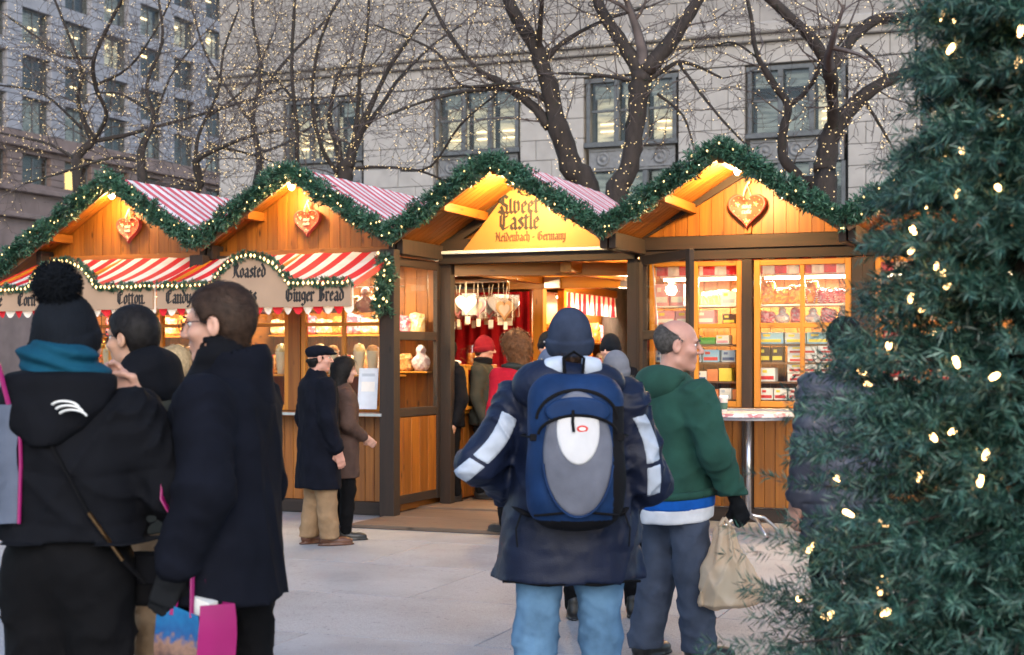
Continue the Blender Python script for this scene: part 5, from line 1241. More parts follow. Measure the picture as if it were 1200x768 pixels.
def person(label, u, depth, turn, h, top, pants, shoes, skinm, hair=None, hat=None, head=(0, 0), arms=None, legs=None, hands=None, res=.011, tab=None, armr=(.078, .064, .052), fold=.0035, wrk=.006, extra=None, masks=(), quilt=None, coatname='jacket', pantr=(.098, .072, .062), glove=None, z0=0.0, collar=.0, specs=False, face_h=None, hem=.80, w=1.0, d=1.0, flare=1.0, group=None, seed=1, lower=True, hairn=1500, sstr=(), hs=1.0):
    p = at(u, depth, z0); s = h / 1.75
    root = thing('person', label, 'person', p, A0 + R(turn), group); root.scale = (s, s, s)
    arms = arms or [HANG(-1), HANG(1)]; tab = tab or TORSO(hem, w, d, flare)
    legs = legs or [[(-.095, 0, .90), (-.11, .015, .49), (-.12, -.02, .09)], [(.095, 0, .90), (.11, .02, .49), (.12, .0, .09)]]
    hh = face_h or (.0045 if depth < 8 else .008)
    hm = Matrix.Translation((0, .0, 1.515)) @ Euler((R(head[1]), 0, R(head[0]))).to_matrix().to_4x4() @ Matrix.Translation((0, .012, .118 * hs)) @ Matrix.Scale(hs, 4)
    # body: one skin mesh, slim under the clothes
    def core(P):
        q = chain(P, [(0, 0, .93), (0, 0, 1.2), (0, -.01, 1.40)], [.10, .10, .09], .05)
        for a in arms: q = smin(q, chain(P, [(0, -.01, 1.40)] + a[:3], [.07, .05, .04, .03], .03), .02)
        for l in legs: q = smin(q, chain(P, l, [.07, .05, .04], .03), .03)
        return q
    lo = (-.62, -.45, .0); hi = (.62, .55, 1.55)
    V, F = snet(core, lo, hi, .024); Vh, Fh = head_arr(hh); Vh = xf(Vh, hm); Vs = [V, Vh]; Fs = [F, Fh + len(V)]; n = len(V) + len(Vh)
    hands = hands or [(.5, None), (.5, None)]
    for k, a in enumerate(arms):
        cu, pn = hands[k]; dv = Vector(a[2]) - Vector(a[1])
        if len(a) > 3: dv = Vector(a[3]) - Vector(a[2])
        side = -1 if k == 0 else 1
        Hv, Hf = hand_arr(cu, .005 if depth < 8 else .008, .003 if glove else 0)
        if side < 0: Hv = Hv * np.array([1, 1, 1])
        M_ = frame3(Vector(a[2]) + dv.normalized() * .04, dv, pn or (-side, .3, 0))
        if pn is None and side > 0: Hv = Hv * np.array([-1, 1, 1]); Hf = Hf[:, ::-1]
        Hw = xf(Hv, M_)
        if glove: obj('glove', npmesh('glove', Hw, Hf, glove), root)
        else: Vs.append(Hw); Fs.append(Hf + n); n += len(Hw)
    obj('body', npmesh('body', np.concatenate(Vs), np.concatenate(Fs), skinm), root)
    for sx in (-1, 1):
        mb = MB().ico((0, 0, 0), .0115); e = mb.build('eye', M_EYE, root, hm @ Vector((sx * .031, .0745, .009)), True); MB().ico((0, 0, 0), .007).build('iris', M_IRIS, e, hm.to_3x3() @ Vector((0, .0062, 0)), True)
        if depth < 9: MB().tube([hm @ Vector((sx * .014, .101, .028)), hm @ Vector((sx * .034, .098, .033)), hm @ Vector((sx * .05, .083, .026))], [.003, .0045, .002], 5).build('eyebrow', H_BROWN if hair is None else hair[1], root)
    if specs:
        for sx in (-1, 1):
            pts = [hm @ Vector((sx * (.034 + .025 * math.cos(a)), .113 - .35 * abs(.034 + .025 * math.cos(a)) ** 1.2 * .5, .006 + .019 * math.sin(a))) for a in np.linspace(0, 2 * math.pi, 17)]
            MB().tube(pts, .0022, 5, False).build('spectacles', M_FRM, root); MB().tube([hm @ Vector((sx * .058, .102, .012)), hm @ Vector((sx * .079, .04, .014)), hm @ Vector((sx * .081, -.01, .006))], .002, 5).build('spectacles', M_FRM, root)
        MB().tube([hm @ Vector((-.01, .112, .010)), hm @ Vector((.01, .112, .010))], .002, 5).build('spectacles', M_FRM, root)
    def jk(P):
        q = loft(P, tab, 2.35)
        for k, a in enumerate(arms):
            q = smin(q, chain(P, a[:3], armr, .04, fold, .075), .032)
        if collar: q = smin(q, smax(cap(P, (0, -.02, 1.44), (0, -.02, 1.44 + collar), .095, .088), -cap(P, (0, -.015, 1.4), (0, -.01, 1.8), .066), .012), .02)
        q = q + wrk * wr(P, 26, seed, (1, 1, .6)) + wrk * .4 * wr(P, 60, seed + 9) - wrk * 6.5 * crease(P, 15, seed + 21, (1, 1, .8))
        if quilt: q = q + quilt[1] * (1 - np.abs(np.sin(np.pi * P[:, 2] / quilt[0] + .25 * np.sin(P[:, 0] * 14)))) ** 3
        return np.maximum(q, tab[0][0] + .006 * np.sin(P[:, 0] * 21) - P[:, 2])
    A = np.array([q for a in arms for q in a[:3]]); lo = np.minimum(A.min(0) - .14, [-.34, -.25, tab[0][0] - .04]); hi = np.maximum(A.max(0) + .14, [.34, .25, 1.62])
    garment(coatname, jk, lo, hi, res, top, root, masks)
    for nm, mt, fn in sstr: garment(nm, lambda P: smax(jk(P) - .004, fn(P), .003), lo, hi, .007, mt, root)
    if lower:
        def tr(P):
            q = ell(P, (0, -.005, .97 if hem > .95 else .90), (.165 * w, .122 * d, .16 if hem > .95 else .12))
            for k, l in enumerate(legs): q = smin(q, chain(P, l, pantr, .04, .0045, .12), .05)
            q = q + .0035 * wr(P, 30, seed + 3, (1, 1, .7)) - .027 * crease(P, 34, seed + 5, (.8, .8, 1.3))
            return np.maximum(q, .055 - P[:, 2])
        garment('trousers', tr, (-.34, -.30, .02), (.34, .34, 1.08), res * 1.3, pants, root)
        for k, l in enumerate(legs): obj('shoe', shoe_mesh(shoes), root, (l[2][0], l[2][1] + .005, l[2][2] - .09), (0, 0, R(12 if k == 0 else -12)))
    if hair: hair_part(hair[0], hair[1], root, hm, hh + .001, seed, hairn, hat[0] if hat else False)
    if hat: hat_part(hat[0], hat[1], root, hm, hh + .001, seed)
    if extra: extra(root, hm)
    return root
SH_BLACK = mat('black_leather_shoe', (.015, .014, .014), .4, .2); SH_BROWN = mat('brown_leather_shoe', (.09, .035, .018), .4, .25); SH_GREY = mat('grey_trainer', (.08, .08, .085), .6, .2)
F_BLK = fabric('black_softshell', (.005, .0055, .008)); F_BLKP = fabric('black_trouser_cloth', (.004, .004, .005)); F_NAVYW = fabric('navy_wool_coat', (.005, .006, .011), .95, .25, 320, .3); F_KHAKI = fabric('khaki_cotton', (.27, .175, .10)); F_NAVY = fabric('navy_nylon', (.007, .012, .034), .5, .2, 200, .5, .15)
F_JEAN = fabric('light_denim', (.11, .215, .35), .9, .3, 300); F_GREEN = fabric('green_fleece', (.016, .066, .046), .95, .2, 260, .3, .3); F_SLATE = fabric('slate_cotton', (.055, .068, .10)); F_OLIVE = fabric('dark_olive_cloth', (.035, .036, .030)); F_GREYP = fabric('grey_puffer_nylon', (.060, .063, .085), .45, .2, 200, .4, .2); F_BRWN = fabric('brown_wool_coat', (.075, .045, .036)); F_REDC = fabric('red_wool_coat', (.40, .010, .022)); F_TEAL = fabric('teal_scarf', (.006, .060, .105)); F_KNITN = fabric('navy_fleece_knit', (.030, .040, .068), .95, .3, 200, .5); F_KNITB = fabric('black_knit', (.008, .010, .014), .95, .3, 150, .6); F_KNITR = fabric('dark_red_knit', (.20, .012, .02), .95); F_KNITG = fabric('grey_knit', (.16, .16, .18), .95); F_ICE = fabric('ice_blue_nylon', (.46, .52, .62), .55); F_BLUE = fabric('royal_blue_jersey', (.01, .10, .42)); F_TEE = fabric('white_jersey', (.7, .7, .72)); F_GLV = fabric('black_knit_glove', (.010, .011, .013), .9); F_PINK = fabric('pink_wool', (.5, .05, .2))
M_FUR = mat('grey_fur', (.15, .15, .16), .8, .4, 30, .5, 120)
def fur(name, par, fn, lo, hi, h, m, n, L, seed, w=.0012):
    V, F = snet(fn, lo, hi, h); g = np.random.default_rng(seed)
    V2, F2 = strands(V, F, n, L, w, lambda P: g.normal(size=P.shape), seed, m, L * .8); A = np.concatenate([V, V2]); return obj(name, npmesh(name, A, np.concatenate([F, F2 + len(V)]), m), par)
# 1 woman with the pom-pom hat
def ex(root, hm):
    c = hm @ Vector((0, -.04, .185)); fur('pompom', root, lambda P: ell(P, c, (.05, .05, .048)) + .006 * wr(P, 80, 2), c - Vector((.08, .08, .08)), c + Vector((.08, .08, .08)), .008, F_KNITB, 2600, .022, 4)
    garment('scarf', lambda P: smin(ell(P, (0, -.02, 1.545), (.135, .125, .06)), ell(P, (-.01, -.06, 1.60), (.125, .095, .055)), .02) + .007 * np.sin(P[:, 2] * 130 + 3 * np.sin(P[:, 0] * 12) + P[:, 0] * 10) + .004 * wr(P, 40, 3), (-.2, -.2, 1.44), (.2, .18, 1.70), .008, F_TEAL, root)
    garment('hood', lambda P: smax(smin(loft(P, [(1.33, .05, .05, -.15), (1.38, .12, .06, -.14), (1.44, .165, .075, -.115), (1.50, .18, .10, -.075), (1.535, .17, .11, -.05)], 2.0), ell(P, (0, -.07, 1.52), (.165, .10, .04)), .03), -ell(P, (0, -.01, 1.59), (.12, .11, .085)), .02) + .006 * wr(P, 32, 5) - .016 * crease(P, 18, 6), (-.25, -.26, 1.3), (.25, .1, 1.6), .009, F_BLK, root)
    strap = [(-.10, -.14, 1.52), (-.03, -.165, 1.42), (.06, -.178, 1.28), (.14, -.165, 1.13), (.22, -.10, .98), (.26, -.02, .90)]
    MB().tube(strap, .009, 6, True, .5).build('bag_strap', F_BLKP, root)
    MB().tube(strap[3:5], .011, 6, True, .6).build('strap_chain', mat('brass_links', (.5, .28, .12), .3, .3, 60, .3, metal=1), root); MB().tube([strap[0], strap[1]], .0115, 6, True, .6).build('strap_chain', MATS['brass_links'], root)
    for k in range(3):                     # embroidered badge of three stacked arcs
        MB().tube([(.085 + .012 * k + .044 * math.cos(a), -.200 - .012 * math.sin(a), 1.43 + .022 * math.sin(a) - .013 * k + .012) for a in np.linspace(.2, 2.6, 8)], .0062, 5, True, .6).build('badge', M_WHITE, root)
person('person in black jacket, pom-pom hat and teal scarf, seen from behind', 80, 4.55, -8, 1.76, F_BLK, F_BLKP, SH_BLACK, SK_PALE, None, ('pom', F_KNITB), (-20, 4),
    [[(-.20, -.01, 1.395), (-.30, .0, 1.16), (-.22, .22, 1.08)], [(.20, -.01, 1.395), (.315, .06, 1.17), (.14, .235, 1.43), (.06, .25, 1.52)]], None, [(.9, None), (.9, (-.3, -1, .2))], .009, None, (.098, .082, .062), .004, .006, ex, (), (.155, .007), pantr=(.118, .085, .07), hem=1.03, w=1.16, d=1.12, flare=1.12, seed=2)
bgp = at(172, 4.6); hb = thing('shoulder_bag', 'small black shoulder bag at the hip of the person in the pom-pom hat', 'bag', (bgp.x, bgp.y, .82), A0 - .2)
sdf('bag_body', lambda P: rbox(P, (0, 0, .08), (.08, .035, .085), .025) + .004 * wr(P, 40, 2), (-.12, -.08, -.04), (.12, .08, .2), .008, F_BLKP, hb); sdf('bag_flap', lambda P: rbox(P, (0, -.03, .115), (.078, .012, .05), .01), (-.12, -.08, 0), (.12, .06, .2), .008, F_BLK, hb)
# 2 man with glasses in the olive jacket
def ex(root, hm):
    garment('hood', lambda P: smax(smin(ell(P, (0, -.10, 1.46), (.165, .08, .09)), ell(P, (.02, -.09, 1.53), (.13, .075, .07)), .04), -ell(P, (0, .02, 1.62), (.10, .10, .12)), .02) + .008 * wr(P, 30, 6) - .02 * crease(P, 20, 3), (-.26, -.26, 1.34), (.26, .12, 1.68), .010, F_BLK, root)
    MB().tube([(.13, .10, 1.20), (.14, .13, 1.34), (.14, .05, 1.455), (.13, -.08, 1.44), (.12, -.14, 1.30)], .024, 8, True, .25).build('bag_strap', fabric('beige_webbing', (.45, .38, .26)), root)
    MB().tube([(.21, -.02, 1.02), (.215, .02, .98)], .02, 6, True, .5).build('strap_buckle', M_STEEL, root)
person('person with black hair and glasses in a dark olive jacket and khaki trousers', 158, 6.0, 52, 1.80, F_OLIVE, F_KHAKI, SH_BROWN, SK_TAN, ('short', H_BLACK), None, (14, -2), [HANG(-1), [(.2, -.01, 1.395), (.27, -.02, 1.12), (.24, .10, .90)]], None, None, .011, hem=.86, extra=ex, specs=True, glove=F_GLV, seed=4, w=1.0, pantr=(.11, .088, .078))
# 3 man in the navy overcoat
def ex(root, hm):
    garment('scarf', lambda P: smax(smin(cap(P, (0, -.012, 1.47), (0, .0, 1.545), .098, .088), ell(P, (0, .05, 1.46), (.10, .07, .06)), .02), -cap(P, (0, 0, 1.5), (0, .02, 1.8), .066), .015) + .004 * np.sin(P[:, 2] * 90 + 9 * P[:, 1] + 2 * np.sin(P[:, 0] * 12)), (-.16, -.16, 1.38), (.16, .18, 1.64), .008, F_BLK, root)
    garment('collar', lambda P: smax(smax(cap(P, (0, -.03, 1.42), (0, -.045, 1.51), .135, .112), -cap(P, (0, -.02, 1.42), (0, -.03, 1.60), .112, .098), .008), P[:, 1] - .05 + (P[:, 2] - 1.45) * .8, .01) + .003 * wr(P, 30, 3), (-.2, -.22, 1.34), (.2, .12, 1.58), .008, F_NAVYW, root)
person('person in a long navy overcoat and glasses carrying a magenta paper bag', 262, 4.75, 80, 1.83, F_NAVYW, F_BLKP, SH_BLACK, SK_PALE, ('full', H_BROWN), None, (2, -3), [[(-.205, -.015, 1.395), (-.275, -.05, 1.14), (-.265, .04, .925)], [(.205, -.015, 1.395), (.26, -.02, 1.12), (.24, .10, .88)]], [[(-.09, .02, .90), (-.10, .04, .49), (-.10, .0, .09)], [(.09, -.03, .90), (.10, -.05, .49), (.11, -.09, .09)]], [(1.25, None), (.6, None)], .009, None, (.092, .078, .064), .003, .005, ex, hem=.78, w=1.06, d=1.14, flare=1.06, specs=True, glove=F_GLV, seed=6, coatname='overcoat', hairn=4200)
# 4 man in the flat cap, 5 woman beside him
person('person in a flat cap, long navy coat and khaki trousers at the nuts counter', 373, 12.45, -58, 1.71, F_NAVYW, F_KHAKI, SH_BROWN, SK_ROSY, ('short', H_BLACK), ('flat', F_NAVYW), (-16, 0), None, [[(-.09, 0, .90), (-.10, .02, .49), (-.11, -.04, .09)], [(.09, 0, .90), (.10, .03, .49), (.10, .06, .09)]], None, .013, None, (.082, .07, .06), .003, .005, None, hem=.50, w=1.04, d=1.1, flare=1.05, coatname='overcoat', seed=8, pantr=(.11, .09, .085), collar=.05)
person('person with long dark hair in a brown coat beside the flat cap', 402, 12.85, -72, 1.60, F_BRWN, F_BLKP, SH_BLACK, SK_PALE, ('long', H_BLACK), None, (10, -6), [HANG(-1), [(.19, -.01, 1.39), (.25, -.01, 1.12), (.17, .16, 1.00)]], [[(-.09, 0, .90), (-.10, .02, .49), (-.11, -.10, .09)], [(.09, 0, .90), (.10, .03, .49), (.10, .0, .09)]], None, .015, None, (.08, .068, .055), .003, .005, None, hem=.60, coatname='coat', seed=9)
# 6 man with the backpack
LA = [(-.215, -.02, 1.40), (-.365, -.03, 1.16), (-.23, .20, 1.05)]; RA = [(.215, -.02, 1.40), (.30, -.02, 1.10), (.20, .2, .98)]
def band(a, e, off, wd, t0, t1):
    a = np.array(a); e = np.array(e); ax = (e - a) / np.linalg.norm(e - a); n = np.cross(ax, [0, 1, 0]); n /= np.linalg.norm(n)
    def fn(C):
        q = C - a; t = q @ ax / np.linalg.norm(e - a); L = np.linalg.norm(e - a); return np.maximum.reduce([np.abs(q @ n - off - .03 * np.sin(t * 3)) - wd, (t0 - t) * L, (t - t1) * L, np.linalg.norm(q - (q @ ax)[:, None] * ax, axis=1) - .15, q[:, 1] - .06])
    return fn
def ex(root, hm):
    garment('hood', lambda P: smax(smin(ell(P, (-.10, -.10, 1.475), (.135, .10, .105)), ell(P, (.08, -.10, 1.49), (.13, .09, .075)), .05), -ell(P, (0, .02, 1.60), (.09, .09, .12)), .02) + .006 * wr(P, 30, 8), (-.3, -.26, 1.3), (.28, .14, 1.66), .009, F_NAVY, root, [])
    garment('collar_patch', lambda P: smax(ell(P, (.0, -.13, 1.545), (.15, .06, .05)), np.abs(np.abs(P[:, 0] + .0) - .075) - .038, .01), (-.2, -.2, 1.46), (.2, .0, 1.62), .008, F_ICE, root)
    MB().tube([(-.27 + .54 * k / 16, -.155 * math.sqrt(max(0, 1 - ((-.27 + .54 * k / 16) / .31) ** 2)) * 1.12, .705 + .004 * math.sin(k)) for k in range(17)], .006, 5).build('hem_cord', F_BLKP, root)
person('person in a navy jacket and navy fleece hat wearing a backpack', 668, 5.86, 2, 1.77, F_NAVY, F_JEAN, SH_GREY, SK_PALE, ('short', H_BROWN), ('beanie', F_KNITN), (-6, -4), [LA, RA], [[(-.105, 0, .88), (-.138, .015, .47), (-.145, -.02, .09)], [(.105, 0, .88), (.125, .03, .47), (.135, .0, .09)]], None, .009, [(.70, .285, .175, 0, -.01), (.95, .265, .17, 0), (1.15, .22, .15, 0), (1.30, .218, .145, 0), (1.39, .208, .135, -.005), (1.44, .17, .115, -.012), (1.485, .11, .09, -.02), (1.52, .08, .08, -.02)], (.088, .080, .062), .006, .0095, ex,
    (), seed=11, pantr=(.108, .080, .078), sstr=[('sleeve_stripe', F_ICE, band(LA[0], LA[1], -.02, .036, .18, .93)), ('sleeve_stripe', F_ICE, band(LA[0], LA[1], -.02, .036, .97, 1.3)), ('sleeve_stripe', F_ICE, band(RA[0], RA[1], .02, .030, .18, .8)), ('sleeve_stripe', F_ICE, band(RA[0], RA[1], .02, .030, .84, 1.2))])
bp = thing('backpack', 'blue and grey school backpack worn over the navy jacket', 'backpack', at(668, 5.86), A0 + R(2))
K_BLUE = fabric('blue_pack_nylon', (.010, .032, .10), .6, .25, 220); K_GREY = fabric('grey_pack_nylon', (.13, .14, .18), .7, .2, 260); K_WHITE = fabric('white_pack_panel', (.60, .60, .62), .6, .08); K_BLK = fabric('black_pack_mesh', (.008, .008, .010), .8)
def pk(P): return smax(smin(rbox(P, (0, -.27, 1.245), (.185, .115, .295), .10), ell(P, (0, -.30, 1.15), (.17, .13, .20)), .06) + .004 * wr(P, 28, 3), -P[:, 1] - .425, .04)
garment('pack_body', pk, (-.24, -.46, .90), (.24, -.12, 1.60), .009, K_BLUE, bp, [(K_BLK, lambda C: (C[:, 0] > .135) & (C[:, 2] < 1.42)), (K_BLK, lambda C: C[:, 2] < .985)])
def ov(P, cz, rx, rz, top): return np.maximum(((P[:, 0] / rx) ** 2 + ((P[:, 2] - cz) / rz) ** 2) ** .5 * 1 - 1, -9) * min(rx, rz)
garment('front_pocket', lambda P: smax(pk(P) - .018, smax(ov(P, 1.24, .132, .235, 0), -(P[:, 1] * -1 - .30), .01), .012) + .003 * wr(P, 40, 5), (-.2, -.50, .96), (.2, -.28, 1.53), .007, K_GREY, bp)
garment('white_panel', lambda P: smax(pk(P) - .026, smax(smax(ov(P, 1.33, .082, .13, 0), P[:, 2] - 1.385, .01), P[:, 1] + .30, .01), .008), (-.14, -.50, 1.16), (.14, -.28, 1.5), .006, K_WHITE, bp)
garment('top_flap', lambda P: smax(pk(P) - .030, smax(smax(ov(P, 1.40, .125, .055, 0), -(P[:, 2] - 1.385 + .9 * P[:, 0] ** 2 * 3), .008), P[:, 1] + .26, .01), .008), (-.2, -.50, 1.30), (.2, -.24, 1.5), .006, K_BLUE, bp)
def surf(x, z, off=.012):
    ys = np.linspace(-.46, -.15, 120, dtype=np.float32); Pp = np.stack([np.full(120, x), ys, np.full(120, z)], 1).astype(np.float32); i = np.argmax(pk(Pp) < 0); return (x, float(ys[i]) - off, z)
for zc, rx, rz, o_ in ((1.385, .155, .115, .004), (1.33, .150, .075, .030)):
    MB().tube([surf(rx * math.cos(a), zc + rz * math.sin(a) - .02, o_) for a in np.linspace(.05, math.pi - .05, 22)], .0075, 6, True, .7).build('zip', K_BLK, bp)
MB().tube([surf(-.02, 1.405, .035), surf(-.022, 1.36, .04), surf(-.018, 1.325, .04)], .006, 5).build('zip_pull', K_BLK, bp)
lg = surf(.015, 1.335, .030); MB().lathe([(.018, 0), (.018, .003), (.001, .004)], 16).build('logo', C_RD, bp, lg, rot=(R(90), 0, 0)).scale = (1.2, .75, 1); MB().lathe([(.011, 0), (.011, .0045), (.001, .005)], 16).build('logo', M_WHITE, bp, lg, rot=(R(90), 0, 0)).scale = (1.2, .6, 1)
MB().tube([(-.035, -.19, 1.535), (-.04, -.20, 1.60), (0, -.20, 1.625), (.04, -.20, 1.60), (.035, -.19, 1.535)], .011, 6, True, .5).build('carry_handle', K_BLK, bp)
for sx in (-1, 1): MB().tube([(sx * .07, -.18, 1.53), (sx * .12, -.10, 1.52), (sx * .15, .02, 1.475), (sx * .155, .13, 1.36), (sx * .165, .17, 1.2), (sx * .20, .13, 1.06), (sx * .215, -.06, 1.0), (sx * .18, -.2, .99)], .026, 8, True, .35).build('shoulder_strap', K_BLK, bp, smooth=True)
for sx in (-1, 1):
    MB().tube([surf(sx * .178, 1.30, .004), (sx * .205, -.22, 1.30), (sx * .19, -.14, 1.30)], .008, 6, True, .5).build('side_strap', K_BLK, bp); piece('buckle', (.03, .012, .026), surf(sx * .165, 1.30, .010), K_BLK, bp)
    MB().tube([(sx * .20, -.15, 1.0), (sx * .225, -.16, .93), (sx * .22, -.165, .86)], .007, 5, True, .4).build('loose_strap', K_BLK, bp)
MB().tube([surf(x, 1.0 + .02 * math.cos(x * 9), .006) for x in np.linspace(-.16, .16, 14)], .005, 5).build('seam', K_BLK, bp); MB().tube([surf(.133 * math.cos(a), 1.24 + .236 * math.sin(a), .020) for a in np.linspace(3.3, 6.1, 26)], .005, 5).build('seam', K_BLUE, bp)
# 7 man in the green hoodie
def ex(root, hm):
    garment('hood', lambda P: smax(smin(ell(P, (0, -.115, 1.45), (.155, .085, .095)), ell(P, (0, -.07, 1.49), (.15, .09, .05)), .04), -ell(P, (0, .0, 1.575), (.092, .09, .10)), .02) + .005 * wr(P, 30, 9), (-.24, -.26, 1.3), (.24, .1, 1.6), .010, F_GREEN, root)
    garment('blue_shirt', lambda P: smax(ell(P, (0, .0, .90), (.235, .200, .40)), np.abs(P[:, 2] - .84 - .08 * P[:, 1]) - .035, .008) + .004 * wr(P, 40, 2), (-.28, -.26, .76), (.28, .26, .94), .010, F_BLUE, root)
    garment('white_shirt', lambda P: smax(ell(P, (0, .0, .88), (.230, .196, .40)), np.abs(P[:, 2] - .785 - .12 * P[:, 1]) - .045, .008) + .005 * wr(P, 40, 3), (-.28, -.26, .66), (.28, .26, .88), .010, F_TEE, root)
    MB().tube([(.205 * math.cos(a) * 1.10, .18 * math.sin(a) * 1.06, .885 + .02 * math.sin(a)) for a in np.linspace(0, 6.2832, 40)], .022, 8, False).build('rib_hem', F_GREEN, root, smooth=True)
GA = [[(-.205, -.01, 1.395), (-.26, -.01, 1.12), (-.24, .10, .90)], [(.205, -.01, 1.385), (.30, .025, 1.11), (.285, .165, .865)]]
person('balding person in a green hooded sweatshirt holding a plastic carrier bag', 790, 7.7, -58, 1.77, F_GREEN, F_SLATE, SH_BLACK, SK_ROSY, ('bald', H_GREY), None, (-34, -4), GA, [[(-.10, -.02, .90), (-.11, .0, .49), (-.13, -.10, .09)], [(.10, .0, .90), (.115, .03, .49), (.12, .07, .09)]], [(.5, None), (1.35, None)], .010, None, (.092, .080, .062), .0042, .0065, ex, hem=.875, w=1.03, d=1.2, glove=F_GLV, seed=13, hs=1.12, pantr=(.106, .095, .09), hairn=2600)
# 8 puffer coat behind the fir
person('person in a long grey quilted coat half hidden by the fir tree', 990, 7.6, 25, 1.80, F_GREYP, F_BLKP, SH_BLACK, SK_PALE, ('full', H_BLACK), None, (-30, -6), None, None, None, .012, None, (.098, .085, .065), .003, .004, None, (), (.075, .014), hem=.60, w=1.12, d=1.1, coatname='coat', seed=15, collar=.06)
# people in and by the entrance
def badge(root, hm): MB().ico(tuple(hm @ Vector((.0, .115, .055))), .014).build('hat_badge', M_STEEL, root)
def greyhood(root, hm):
    c = hm @ Vector((0, -.02, .03)); garment('hood', lambda P: smax(ell(P, c, (.135, .15, .155)), P[:, 1] - .09, .02) + .006 * wr(P, 28, 5), c - Vector((.2, .2, .22)), c + Vector((.2, .2, .22)), .011, fabric('blue_grey_hood', (.11, .13, .19), .7), root)
def furhood(root, hm):
    fur('fur_collar', root, lambda P: ell(P, (0, -.04, 1.50), (.19, .14, .075)) + .008 * wr(P, 50, 3), (-.25, -.25, 1.36), (.25, .16, 1.62), .012, M_FUR, 5000, .03, 6, .0015)
person('person with bushy auburn hair and a red coat facing the sweets counter', 604, 12.9, 38, 1.74, F_REDC, F_BLKP, SH_BLACK, SK_PALE, ('curly', H_AUB), None, (6, 0), None, None, None, .015, hem=.6, coatname='coat', seed=17, z0=.06, extra=lambda r, hm: garment('scarf', lambda P: ell(P, (0, -.03, 1.47), (.15, .13, .06)) + .008 * np.sin(P[:, 2] * 110 + P[:, 0] * 12), (-.2, -.2, 1.36), (.2, .18, 1.58), .012, F_OLIVE, r), w=1.08)
person('vendor in a red knit hat behind the sweets counter', 566, 16.0, -100, 1.76, F_OLIVE, F_BLKP, SH_BLACK, SK_ROSY, ('short', H_BROWN), ('beanie', F_KNITR), (0, -6), None, None, None, .018, seed=19, z0=.06, extra=lambda r, hm: garment('scarf', lambda P: ell(P, (0, -.0, 1.50), (.11, .11, .06)) + .008 * np.sin(P[:, 2] * 110), (-.16, -.16, 1.4), (.16, .18, 1.6), .014, F_BLK, r))
person('dark haired person in a black jacket by the red curtain', 526, 15.7, 120, 1.74, F_BLK, F_BLKP, SH_BLACK, SK_TAN, ('short', H_BLACK), None, (0, -10), None, None, None, .018, seed=21, z0=.06)
person('person in a black knit hat with a badge inside the porch', 642, 14.2, 165, 1.77, F_BLK, F_BLKP, SH_BLACK, SK_PALE, ('short', H_BROWN), ('beanie', F_KNITB), (0, -4), None, None, None, .018, seed=23, z0=.06, extra=badge)
person('person in a black hat near the open glazed door', 716, 13.6, 150, 1.76, F_BLK, F_BLKP, SH_BLACK, SK_PALE, ('short', H_BLACK), ('beanie', F_KNITB), (0, -4), None, None, None, .018, seed=25, z0=.04)
person('hooded person in blue grey behind the backpack wearer', 652, 8.9, 10, 1.62, fabric('blue_grey_coat', (.10, .12, .18), .7), F_BLKP, SH_BLACK, SK_PALE, ('short', H_BROWN), None, (10, 0), None, None, None, .015, seed=27, extra=greyhood, hem=.7, coatname='coat')
person('person in a grey knit hat with a fur collar behind the backpack wearer', 722, 9.0, -5, 1.62, F_OLIVE, F_BLKP, SH_BLACK, SK_PALE, ('long', H_GREY), ('beanie', F_KNITG), (0, 0), None, None, None, .015, seed=29, extra=furhood, hem=.65, coatname='coat')
person('blond person in a blue quilted jacket beyond the olive jacket', 206, 9.2, -30, 1.66, fabric('blue_puffer', (.03, .09, .26), .5), F_BLKP, SH_BLACK, SK_PALE, ('long', H_BLOND), None, (20, 0), None, None, None, .015, None, (.09, .08, .06), .003, .004, None, (), (.07, .012), seed=31)
person('person in a grey knit hat at the kettle corn counter', 172, 11.2, 20, 1.74, F_BLK, F_BLKP, SH_BLACK, SK_PALE, ('short', H_GREY), ('beanie', F_KNITG), (0, 0), None, None, None, .018, seed=33)
# ---- bags held in hands
pb = at(228, 4.50); gift = thing('gift_bag', 'magenta and blue paper gift bag hanging from a gloved hand', 'bag', (pb.x, pb.y, .445), A0 - R(34))
M_MAG = mat('magenta_paper', (.27, .006, .11), .35, .12, 6, .1)
m, t_, b = newmat('printed_city_panel'); co = coords(t_, rand=False); sx_ = N(t_, 'ShaderNodeSeparateXYZ'); t_.links.new(co, sx_.inputs[0]); nz = N(t_, 'ShaderNodeTexNoise'); nz.inputs['Scale'].default_value = 45; t_.links.new(co, nz.inputs[0])
ad = N(t_, 'ShaderNodeMath', operation='MULTIPLY_ADD'); ad.inputs[1].default_value = .10; t_.links.new(nz.outputs[0], ad.inputs[0]); t_.links.new(sx_.outputs[2], ad.inputs[2])
rp = ramp(t_, [(.20, (.28, .16, .10)), (.27, (.10, .06, .06)), (.32, (.30, .17, .12)), (.35, (.02, .09, .26)), (.45, (.02, .19, .42))]); rp.color_ramp.interpolation = 'LINEAR'; t_.links.new(ad.outputs[0], rp.inputs[0]); t_.links.new(rp.outputs[0], b.inputs['Base Color']); b.inputs['Roughness'].default_value = .3
def side(x0, x1, y0, y1, nm, mt, slope=0.0):
    MB().grid(lambda a, c: (x0 + (x1 - x0) * a + .004 * math.sin(c * 9), y0 + (y1 - y0) * a + .006 * math.sin(c * 7 + a * 3) , .40 * c + slope * a * c), 6, 8).build(nm, mt, gift, smooth=True)
side(-.12, .07, -.05, -.05, 'printed_face', m, -.03); side(.07, .125, -.05, .05, 'gusset', M_MAG, -.0); side(-.12, -.12, .05, -.05, 'gusset', M_WHITE); side(-.115, .12, .05, .05, 'back_face', M_MAG); MB().box((0, 0, .003), (.23, .1, .006)).build('bag_base', M_MAG, gift)
